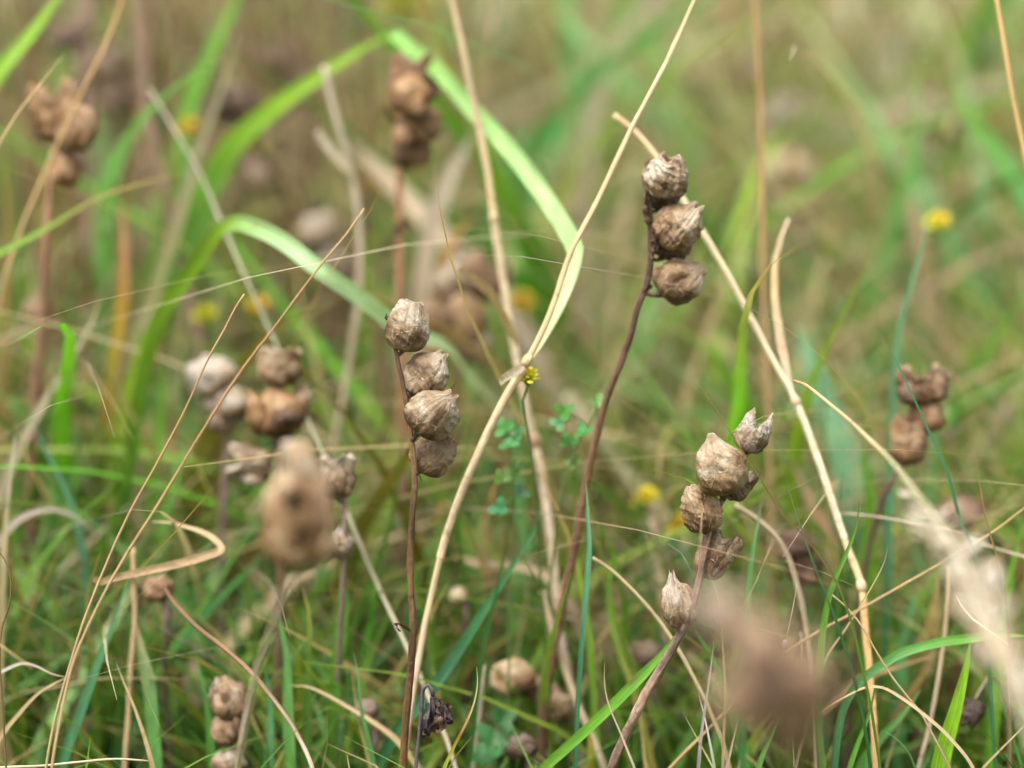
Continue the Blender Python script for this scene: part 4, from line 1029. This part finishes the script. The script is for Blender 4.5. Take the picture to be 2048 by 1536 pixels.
grass("arched tan blade passing behind the slanting stalk's lower half", [(1185, 1115), (1225, 1142), (1270, 1185), (1310, 1230), (1345, 1280), (1385, 1350), (1420, 1420), (1450, 1500)], 14, [(.42, .33, .18), (.5, .4, .22), (.5, .38, .22), TAN], .77, T)
grass("thick blurred tan culm sloping behind the yellow flower pair", [(1130, 790), (1190, 870), (1250, 950), (1310, 1020), (1370, 1085), (1420, 1150), (1470, 1240)], 46, [(.36, .33, .19), (.38, .33, .21), (.42, .36, .25), (.4, .33, .22)], .90, T, ground=True, rev=True)
grass("blurred pinkish tan upright culm under the yellow flower pair", [(1300, 1040), (1318, 1110), (1332, 1190), (1338, 1290), (1322, 1400), (1305, 1536)], 38, [(.38, .29, .2), (.44, .34, .23), (.44, .35, .25), (.46, .37, .28)], .86, T, rev=True)
grass("wide blurred tan leaf crossing behind the rust seed stalk's stem", [(690, 265), (740, 325), (800, 390), (865, 455), (930, 520), (985, 580), (1040, 660)], 48, [(.28, .22, .14), (.36, .28, .18), (.46, .36, .25), (.44, .34, .24), (.36, .28, .2)], .95, B, ground=True, face=10, tip=.1)
grass("blurred tan blade leaning right behind the rust seed stalk", [(948, 265), (915, 320), (885, 380), (862, 450), (848, 520), (838, 600), (830, 720)], 34, [(.38, .33, .23), (.38, .32, .23), (.44, .35, .26), (.45, .33, .23), (.36, .32, .18)], .93, B, ground=True, tip=.1)
grass("short orange-brown leaf tip at the meeting of the blurred tan blades", [(945, 428), (925, 455), (900, 490), (885, 520), (875, 580)], 26, [(.40, .22, .06), (.44, .23, .06), (.4, .24, .1)], .91, B, ground=True, tip=.2)
grass("broad soft green leaf at the top behind the long straw stem", [(1255, -60), (1290, 60), (1330, 160), (1362, 260), (1385, 380), (1400, 500)], 74, [(.16, .27, .07), (.16, .31, .06), (.14, .30, .06), GRN], 1.12, B, ground=True, face=5)
grass("broad green leaf falling to the right edge", [(1895, 170), (1935, 225), (1975, 285), (2020, 355), (2070, 440), (2130, 560)], 62, [(.14, .30, .02), (.12, .32, .06), (.12, .33, .09), BGR], .96, B, ground=True, face=10, tip=.2)
grass("yellowish green blurred leaf sloping through the right side", [(1650, 290), (1710, 350), (1780, 420), (1840, 500), (1900, 590), (1960, 700)], 58, [(.24, .25, .07), (.22, .26, .06), (.20, .27, .06), (.16, .29, .03)], 1.08, B, ground=True, face=10)
grass("green blurred leaf behind the lone yellow flower, leaning right", [(1730, 280), (1790, 360), (1850, 460), (1900, 560), (1935, 660), (1960, 780)], 56, [(.10, .23, .03), (.11, .25, .04), (.12, .27, .02), GRN], 1.04, B, ground=True, face=10)
grass("faint wide tan band sloping across the upper right", [(2100, 150), (1960, 180), (1820, 212), (1700, 235), (1580, 265), (1500, 300)], 56, [(.36, .31, .21), (.36, .3, .2), (.3, .25, .15)], 1.15, B, ground=True, face=20)
grass("green level leaf blurred across the right middle", [(2060, 830), (1980, 795), (1900, 765), (1820, 740), (1740, 735), (1660, 760), (1600, 810)], 54, [(.10, .25, .07), (.11, .28, .09), (.10, .27, .08), BGR], .98, B, ground=True, face=40)
grass("blue-green blurred leaf right of the small upright needle", [(1270, 1020), (1310, 1060), (1350, 1100), (1380, 1150), (1400, 1230)], 42, [BGR, (.09, .26, .12), (.07, .22, .1)], .88, B, ground=True)
grass("pale yellow-green blade beside the left edge's curved tan spear", [(150, 640), (90, 650), (40, 668), (-20, 690), (-90, 740)], 12, [(.4, .31, .2), (.44, .32, .22), TAN], .87, B, ground=True)
grass("grey-tan spear rising by the left edge with a bleached tip", [(32, 858), (24, 920), (16, 990), (10, 1060), (4, 1150), (0, 1280)], 15, [(.5, .44, .33), (.44, .36, .2), (.34, .27, .12)], .80, B, ground=True)
grass("long pale blurred blade slanting left behind the leaning pair", [(205, 590), (180, 650), (140, 720), (90, 800), (40, 890), (0, 980), (-40, 1080)], 22, [(.34, .34, .16), (.36, .32, .2), (.36, .31, .2), GTN], .84, B, ground=True)
grass("grey-green blurred blade above the orange leaf, leaning right", [(480, 60), (450, 150), (420, 240), (390, 320), (365, 410), (335, 500), (300, 600), (260, 720)], 26, [(.3, .29, .13), (.31, .28, .16), (.32, .27, .17), (.30, .31, .12), GTN], .90, B, ground=True)
grass("bluish green blade slanting behind the leaning pair at mid left", [(60, 830), (90, 900), (125, 970), (150, 1040), (165, 1120), (172, 1220)], 20, [(.10, .25, .14), (.09, .24, .13), (.08, .2, .1)], .83, B, ground=True)
grass("pale curved dead blade at left behind the leaning pair", [(190, 1068), (160, 1040), (125, 1022), (85, 1020), (45, 1035), (10, 1065)], 22, [(.33, .25, .2), (.38, .31, .26), (.36, .28, .23)], .82, B, ground=True)
grass("dark brown upright stalk at far left below the tan capsules", [(88, 590), (82, 680), (72, 780), (65, 880), (58, 1000), (52, 1120)], 24, [(.16, .085, .06), (.18, .1, .07), (.14, .09, .05)], .88, T, ground=True, rev=True)
grass("green sharp-tipped blade standing in front of the faint dark capsule stalk", [(1523, 1000), (1515, 1050), (1505, 1100), (1498, 1160), (1492, 1240), (1488, 1340)], 18, [(.2, .36, .2), (.12, .33, .09), (.10, .28, .08)], .775, B, ground=True)
grass("tan curved blade arching down right of the green sharp-tipped one", [(1470, 1010), (1505, 1032), (1545, 1065), (1575, 1110), (1592, 1160), (1610, 1240), (1620, 1340)], 15, [(.36, .29, .18), (.38, .29, .19), (.36, .28, .17)], .785, T, ground=True, rev=True)
grass("blurred rust leaf patch behind the thick straw stem's lower third", [(1575, 900), (1600, 960), (1628, 1020), (1655, 1075), (1680, 1140)], 34, [(.36, .25, .17), (.42, .26, .16), (.42, .22, .12), (.3, .22, .12)], .86, B, ground=True)
grass("bright green blade at the right edge beside the thin brown bristle", [(2052, 1010), (2040, 1060), (2028, 1110), (2014, 1170), (2005, 1240)], 26, [GRN, (.16, .34, .03), (.18, .38, .02)], .80, B, ground=True)
grass("thin pale thread running level to the right edge below the mint leaf", [(1680, 1026), (1740, 1032), (1820, 1045), (1900, 1062), (1970, 1090), (2060, 1118)], 8, [(.5, .4, .3), (.46, .36, .26)], .79, T, ground=False)


grass("blurred tan stem lying level low in the left corner", [(440, 1432), (360, 1438), (270, 1440), (180, 1442), (90, 1440), (0, 1444), (-90, 1450)], 40, [(.40, .27, .16), (.42, .28, .17), (.38, .26, .16)], .87, T, ground=False, rev=True)
grass("bright yellow-green blade glowing left of the short orange leaf's foot", [(285, 640), (270, 720), (250, 800), (236, 880), (225, 960), (215, 1060)], 34, [(.2, .36, .02), (.26, .40, .02), (.24, .40, .02), (.16, .3, .02)], .90, B, ground=True, tip=.2)
grass("yellow-green upright blade behind the left thin rusty stem's middle", [(330, 700), (322, 780), (318, 860), (306, 950), (300, 1040), (296, 1140)], 28, [(.13, .3, .04), (.15, .33, .03), (.15, .34, .04), (.1, .24, .03)], .885, B, ground=True, tip=.2)
grass("soft lime blade in the gap between the lavender stalk and the rusty pair", [(372, 880), (350, 950), (330, 1030), (318, 1110), (312, 1200)], 24, [(.16, .33, .06), (.14, .32, .05), (.1, .25, .04)], .85, B, ground=True, tip=.2)
grass("brown mauve upright stem by the left edge behind the curved tan spear", [(128, 700), (120, 800), (112, 900), (108, 1020), (100, 1160)], 26, [(.20, .12, .09), (.18, .11, .08), (.15, .10, .07)], .93, T, ground=True, rev=True)
grass("rust brown upright stem blurred just left of the orange leaf", [(180, 560), (172, 680), (160, 800), (150, 920), (140, 1060)], 28, [(.24, .13, .08), (.22, .13, .08), (.16, .1, .06)], .97, T, ground=True, rev=True)
grass("pinkish brown upright stem blurred at the top left, wider one", [(175, -40), (172, 60), (168, 160), (172, 280), (180, 420), (186, 560)], 40, [(.28, .18, .14), (.26, .17, .13), (.22, .15, .11)], 1.02, T, ground=True, rev=True)
grass("brown upright stem blurred at the top left, right one of two", [(305, -40), (298, 60), (292, 160), (290, 280), (292, 420), (296, 560)], 34, [(.28, .17, .11), (.26, .16, .1), (.22, .15, .1)], 1.02, T, ground=True, rev=True)
grass("olive green blurred blade at the left edge under the broken tan tip", [(20, 260), (28, 340), (30, 430), (34, 540), (30, 680)], 30, [(.16, .22, .04), (.13, .2, .03), (.12, .2, .03)], .95, B, ground=True)
grass("thin orange fibre at the far left edge beside the olive blurred blade", [(2, 250), (10, 330), (16, 420), (14, 520), (8, 660)], 12, [(.42, .26, .08), (.4, .22, .06), (.3, .2, .06)], .88, B, ground=True)
grass("deep green blade slanting left under the big foreground head", [(520, 1120), (470, 1165), (420, 1215), (370, 1270), (320, 1340)], 26, [(.07, .24, .03), (.06, .22, .05), (.06, .2, .06)], .83, B, ground=True)
grass("grass-green blade rising right behind the foreground head's stem", [(480, 960), (452, 1020), (420, 1080), (395, 1150), (375, 1240)], 30, [(.08, .26, .05), (.09, .27, .04), (.07, .22, .03)], .86, B, ground=True)
grass("bright green short blade left of the two-tone fallen blade", [(392, 1310), (405, 1370), (415, 1430), (420, 1500), (424, 1545)], 22, [(.13, .33, .08), (.12, .32, .06), (.11, .3, .05)], .79, B, tip=.4)
grass("emerald blade leaning right between main stalk and pale stem foot", [(750, 1090), (748, 1160), (740, 1240), (725, 1320), (712, 1410)], 20, [(.08, .26, .03), (.09, .28, .02), (.06, .2, .02)], .83, B, ground=True)
grass("wide mid-green blade low behind the dark slanting stalk, pointing up left", [(1392, 1260), (1420, 1310), (1448, 1370), (1470, 1440), (1490, 1536)], 26, [(.09, .28, .06), (.10, .30, .05), (.09, .27, .04)], .80, B, tip=.3)
grass("tan split culm slanting behind the blue-green needle's base", [(1085, 1180), (1105, 1260), (1130, 1340), (1160, 1420), (1195, 1500), (1210, 1545)], 20, [(.5, .38, .24), (.54, .42, .26), (.46, .36, .26)], .80, T, rev=True)
grass("dusty tan upright culm behind the pale stem in the bottom centre", [(965, 1330), (960, 1400), (952, 1470), (945, 1545)], 18, [(.40, .33, .25), (.42, .35, .26)], .81, T, rev=True)
grass("bent pinkish tan blade arching to the second stalk's stem", [(905, 1110), (960, 1130), (1020, 1135), (1080, 1150), (1125, 1185), (1150, 1240)], 26, [(.36, .26, .17), (.42, .30, .20), (.46, .33, .21), (.38, .28, .18)], .84, B, ground=True, tip=.1)
grass("long green blade rising in the right background beside the mint leaf", [(1570, 1120), (1600, 1180), (1620, 1260), (1632, 1360), (1640, 1470)], 34, [(.10, .28, .09), (.12, .31, .10), (.1, .27, .08)], .84, B, ground=True)
grass("blue-green broad blade lying nearly level under the needle-tipped dark blade", [(1480, 1190), (1540, 1175), (1600, 1175), (1660, 1190), (1720, 1225)], 40, [(.09, .27, .12), (.11, .31, .15), (.10, .28, .12)], .87, B, ground=True, face=35)
grass("pale green blade right of the orange stem foot, leaning right", [(1835, 1180), (1815, 1240), (1800, 1310), (1792, 1400), (1790, 1500)], 36, [(.12, .33, .12), (.13, .35, .12), (.1, .28, .08)], .83, B, ground=True)
grass("fresh green blade at the lower right edge under the feathery head", [(2030, 1150), (2005, 1230), (1990, 1320), (1980, 1420), (1976, 1545)], 30, [(.1, .3, .06), (.11, .31, .05), (.1, .28, .05)], .82, B)
grass("dark green blade at the bottom right corner pointing up left", [(1990, 1380), (2010, 1430), (2030, 1490), (2045, 1545)], 16, [(.06, .2, .03), (.06, .21, .03)], .77, B, tip=.5)
grass("tan sliver slanting up in the bottom right corner", [(2060, 1440), (2025, 1475), (1990, 1510), (1960, 1545)], 9, [(.5, .38, .22), TAN], .755, B)

# ------------------------------------------------------------------ the oat-like grass head close to the lens at right
def panicle():
    d0 = .64
    axis = [(1795, 935, .71), (1850, 1010, .67), (1915, 1110, .63), (1965, 1210, .60), (2015, 1330, .58), (2060, 1450, .57), (2090, 1560, .565)]
    pts = to_ground([P(*q) for q in axis])
    root = thing("grass_panicle", pts[-1], "large pale tan feathery grass head, blurred close to the lens at right", "grass head")
    MB().tube(smooth_path(pts, 60), [4 * K * .7, 6 * K * .64, 8 * K * .6, 9 * K * .58], [(.5, .43, .3), (.42, .36, .27)], 8).build("culm", M_DRY, root, pts[-1])
    rnd = random.Random(5)
    sp = smooth_path([P(*q) for q in axis], 40)
    for i in range(70):
        k = 7 + int(rnd.random() ** .8 * 30)
        c = sp[k]
        t = (sp[min(k + 1, 39)] - sp[max(k - 1, 0)]).normalized()
        s = rnd.choice((-1, 1)) * rnd.uniform(.2, 1)
        lat = (RIGHT * s + UP * rnd.uniform(-.3, .3) + FWD * rnd.uniform(-.5, .5)).normalized()
        L = rnd.uniform(.009, .019) * (.5 + .5 * min(1, k / 20))
        e = c - t * L * rnd.uniform(-.2, .9) + lat * L * rnd.uniform(.15, .45)
        w = rnd.uniform(.0011, .0021) * (.5 + .5 * min(1, k / 20))
        col = rnd.choice([(.42, .36, .27), (.46, .41, .33), (.36, .30, .22), (.33, .25, .17)])
        MB().ribbon(smooth_path([c, c.lerp(e, .5) + lat * .001, e], 9), lambda f: w * (.2 + .8 * math.sin(math.pi * min(1, f * .9 + .08))), [col, col], rnd.uniform(-60, 60), .6, 40, None, 0, i).build("spikelet", M_DRY, root, pts[-1])


panicle()


# small dark round head at bottom right
def bud():
    d = .785
    pts = to_ground([P(1945, 1420, d), P(1955, 1390, d), P(1985, 1350, d + .003), P(2010, 1400, d + .005), P(2020, 1536, d + .008)])
    root = thing("dark_bud", pts[-1], "small round dark grey bud head blurred right of the broad yellow-green blade", "flower bud")
    MB().tube(smooth_path(pts, 30), [5 * K * d / 2], [(.2, .15, .1), TAN], 6).build("stem", M_STEM, root, pts[-1])
    m, *_ = capsule_mesh(P(1950, 1398, d), P(1934, 1450, d), 48 * K * d, 1.0, 'barrel', (.26, .22, .24), 0, 91, 30, 36, 2.2, 0, .2)
    m.build("bud_head", M_CAPS, root, pts[-1])


bud()


# ------------------------------------------------------------------ the meadow itself: uncountable blades as stuff
def z_line(y):                                               # height of the picture's lower edge over the soil at distance y
    return CAM_H - y * math.tan(PITCH + math.radians(6.3))


def meadow(name, n, yr, hr, wr, palette, seed, lean=(.15, .7), droop=.35, xmul=1.0, clump=None, halfw=.17, pad=.05, segs=7, ypow=1.0, flat=0.0, keep=1.0, xspan=(-1, 1)):
    rs = np.random.RandomState(seed)
    y = yr[0] + (yr[1] - yr[0]) * rs.rand(n) ** ypow
    x = (xspan[0] + (xspan[1] - xspan[0]) * rs.rand(n)) * (halfw * y + pad) * xmul
    h = hr[0] + (hr[1] - hr[0]) * rs.rand(n) ** 1.6
    nz = np.array([noise.noise(Vector((a * 9, b * 6, seed))) for a, b in zip(x, y)])
    nz2 = np.array([noise.noise(Vector((a * 4 + 7, b * 3, seed * 2))) for a, b in zip(x, y)])
    h *= 1 + .5 * nz
    if clump is not None:
        ok = (nz2 * clump[0] + rs.rand(n)) > clump[1]
        x, y, h, nz, nz2 = x[ok], y[ok], h[ok], nz[ok], nz2[ok]
    n = len(x)
    # nothing tall close to the lens
    lim = np.maximum(.012, (CAM_H - y * math.tan(PITCH + math.radians(6.3))) * .85)
    h = np.where(y < .66, np.minimum(h, lim), h)
    lim2 = np.interp(y, [.66, .80, .95, 1.1, 1.4], [.085, .10, .15, .22, .4]) * keep
    h = np.minimum(h, lim2 * (0.55 + .6 * rs.rand(n)))
    az = rs.rand(n) * 2 * np.pi
    ln = lean[0] + (lean[1] - lean[0]) * rs.rand(n)
    dr = droop * rs.rand(n)
    w = (wr[0] + (wr[1] - wr[0]) * rs.rand(n) ** 1.5)
    fa = az + np.pi / 2 + (rs.rand(n) - .5) * 1.6
    s = np.linspace(0, 1, segs + 1)
    S = s[None, :]
    H = h[:, None]
    out = ln[:, None] * (S * .35 + S ** 2 * .65) + dr[:, None] * S ** 3
    up = S * (1 - .5 * flat) - dr[:, None] * .75 * S ** 3
    wob = .03 * np.sin(S * 7 + rs.rand(n)[:, None] * 6.3)
    cx = x[:, None] + H * (out * np.cos(az)[:, None] + wob)
    cy = y[:, None] + H * out * np.sin(az)[:, None]
    cz = H * up - .003
    cy = np.where((y < .7)[:, None], np.minimum(cy, .72), cy)
    wp = (w[:, None] * np.minimum(1, (1 - S) / .55 + .04)) * .5 * (.6 + .4 * np.minimum(1, S / .15))
    tw = fa[:, None] + S * (rs.rand(n)[:, None] - .5) * 2.4
    dx, dy = np.cos(tw) * wp, np.sin(tw) * wp
    dz = wp * .35 * (rs.rand(n)[:, None] - .5)
    V = np.empty((n, segs + 1, 2, 3), np.float32)
    V[:, :, 0] = np.stack([cx - dx, cy - dy, cz - dz], -1)
    V[:, :, 1] = np.stack([cx + dx, cy + dy, cz + dz], -1)
    pal = np.array([p[0] for p in palette]); wt = np.array([p[1] for p in palette], float)
    cum = np.cumsum(wt / wt.sum())
    pick = np.clip(rs.rand(n) * .72 + .14 + .42 * nz2, 0, .999)
    idx = np.searchsorted(cum, pick)
    idx = np.clip(idx, 0, len(pal) - 1)
    C = pal[idx] * (.75 + .5 * rs.rand(n))[:, None]
    C = np.repeat(C[:, None, :], segs + 1, 1)
    browntip = (rs.rand(n) < .3)[:, None] * np.clip((S - .6) / .35, 0, 1)
    C = C * (1 - browntip[..., None]) + np.array([.34, .22, .10]) * browntip[..., None]
    C = np.repeat(C[:, :, None, :], 2, 2).reshape(-1, 3)
    base = (np.arange(n) * (segs + 1) * 2)[:, None]
    k = np.arange(segs)[None, :]
    F = np.stack([base + 2 * k, base + 2 * k + 1, base + 2 * k + 3, base + 2 * k + 2], -1).reshape(-1, 4)
    me = bpy.data.meshes.new(name)
    me.vertices.add(V.size // 3); me.vertices.foreach_set("co", V.ravel())
    me.loops.add(F.size); me.loops.foreach_set("vertex_index", F.ravel().astype(np.int32))
    me.polygons.add(len(F)); me.polygons.foreach_set("loop_start", np.arange(0, F.size, 4, dtype=np.int32))
    me.update(calc_edges=True)
    me.polygons.foreach_set("use_smooth", np.ones(len(F), bool))
    ca = me.color_attributes.new("col", 'FLOAT_COLOR', 'POINT')
    ca.data.foreach_set("color", np.concatenate([C, np.ones((len(C), 1))], 1).astype(np.float32).ravel())
    uvv = np.stack([np.tile([0., 1.], n * (segs + 1)), np.repeat(np.tile(s, n), 2)], -1).astype(np.float32)
    ul = me.uv_layers.new(name="uv")
    ul.data.foreach_set("uv", uvv[F.ravel()].ravel())
    me.materials.append(M_STUFF)
    ob = bpy.data.objects.new(name, me)
    COL.objects.link(ob)
    return ob


PAL_GREEN = [((.18, .15, .035), 1.0), ((.21, .30, .035), 1.8), ((.13, .25, .03), 2.0), ((.075, .18, .025), 1.6), ((.085, .22, .065), 1.1), ((.16, .32, .09), 1.0)]
PAL_DRY = [((.20, .12, .07), 1.4), ((.32, .22, .12), 2), ((.42, .32, .18), 2), ((.36, .29, .20), 1.6), ((.30, .25, .10), 1), ((.22, .16, .14), 1)]
PAL_FAR = [((.22, .21, .065), 1.4), ((.24, .36, .08), 1.8), ((.14, .32, .065), 1.8), ((.12, .30, .10), 1.3), ((.33, .32, .15), 1.3)]  # distant greens lightened, sky light on their tips put into the colour
PAL_FARDRY = [((.26, .18, .12), 1.2), ((.46, .40, .25), 2), ((.52, .45, .31), 2), ((.44, .39, .31), 1.5), ((.38, .36, .16), 1.5)]  # paler than the near dry grass: sky-lit far tips painted into the colours
PAL_BROAD = [((.13, .12, .02), .8), ((.22, .38, .02), 1.3), ((.11, .32, .018), 2.2), ((.05, .17, .015), 1), ((.07, .27, .07), 1.4), ((.16, .38, .12), 1.3)]
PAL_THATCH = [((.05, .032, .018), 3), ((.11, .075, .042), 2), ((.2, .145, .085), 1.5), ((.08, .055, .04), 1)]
o = meadow("green_grass", 9000, (.775, 1.5), (.06, .20), (.0016, .0046), PAL_GREEN, 21, clump=(.9, .22))
tag(o, "dense green meadow grass filling the ground between the seed stalks", "grass", None, 'stuff')
o = meadow("fine_grass", 1500, (.66, .80), (.03, .10), (.0010, .0028), PAL_GREEN, 31, clump=(.9, .22), keep=.9)
tag(o, "fine short grass round the feet of the sharpest stalks", "grass", None, 'stuff')
o = meadow("dry_grass", 6000, (.79, 1.5), (.04, .20), (.0008, .0032), PAL_DRY, 22, lean=(.2, 1.0), clump=(-.8, .25))
tag(o, "tangle of dry tan and brown grass between the green blades", "grass", None, 'stuff')
o = meadow("broad_grass", 1050, (.84, 1.9), (.10, .32), (.0045, .0095), PAL_BROAD, 33, lean=(.1, .9), droop=.6, segs=12, halfw=.2, keep=1.5)
tag(o, "broad blurred green leaves of the meadow grass behind the stalks", "grass", None, 'stuff')
o = meadow("broad_dry_grass", 280, (.86, 1.9), (.10, .34), (.0035, .0080), PAL_DRY, 36, lean=(.1, .9), droop=.5, segs=12, halfw=.2, keep=1.5)
tag(o, "broad blurred tan and mauve dry leaves behind the stalks", "grass", None, 'stuff')
o = meadow("distant_green_grass", 7500, (1.2, 5.5), (.08, .28), (.0030, .0110), PAL_FAR, 23, halfw=.30, clump=(1.2, .25), ypow=1.5, segs=6)
tag(o, "soft blurred green grass of the meadow behind", "grass", None, 'stuff')
o = meadow("distant_dry_grass", 10000, (1.2, 5.5), (.10, .32), (.0025, .0080), PAL_FARDRY, 24, halfw=.30, lean=(.1, .8), clump=(-1.1, .25), ypow=1.5, segs=6)
tag(o, "soft blurred tan grass of the meadow behind", "grass", None, 'stuff')
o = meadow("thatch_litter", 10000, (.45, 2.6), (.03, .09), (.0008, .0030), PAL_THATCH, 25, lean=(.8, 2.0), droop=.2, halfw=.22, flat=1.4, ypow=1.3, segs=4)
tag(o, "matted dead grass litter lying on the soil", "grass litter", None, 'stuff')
o = meadow("nearby_short_grass", 7000, (.12, .66), (.02, .08), (.0010, .0030), PAL_GREEN, 26, halfw=.45, pad=.12, segs=5)
tag(o, "short grass on the near ground under the lens", "grass", None, 'stuff')
o = meadow("surrounding_grass", 12000, (.8, 7.0), (.06, .24), (.0030, .0080), PAL_FAR + PAL_DRY[1:4], 27, halfw=.9, pad=.25, segs=4, ypow=1.6)
tag(o, "mixed meadow grass spreading out all round", "grass", None, 'stuff')
o = meadow("straw_tangle", 2000, (.84, 1.2), (.10, .28), (.0005, .0015), PAL_DRY + [((.5, .42, .28), 2)] + PAL_GREEN[1:3], 41, lean=(.3, 1.5), droop=.5, halfw=.19, segs=12, keep=1.5)
tag(o, "thin straws and fine blades crossing at all angles behind the stalks", "grass", None, 'stuff')
o = meadow("upright_grass", 1100, (.785, 1.0), (.06, .15), (.0020, .0036), PAL_GREEN[1:], 43, lean=(.05, .35), droop=.12, segs=9, keep=1.25)
tag(o, "soft upright green blades just behind the sharpest stalks", "grass", None, 'stuff')
o = meadow("brown_stems", 380, (.88, 1.35), (.18, .36), (.0014, .0034), [((.10, .055, .035), 2), ((.17, .10, .065), 2), ((.24, .155, .11), 2), ((.2, .12, .05), 1)], 44, lean=(.02, .3), droop=.08, segs=9, keep=2.2, xspan=(-1, -.15))
tag(o, "thicket of brown and mauve dry stems blurred in the left half", "dry stems", None, 'stuff')
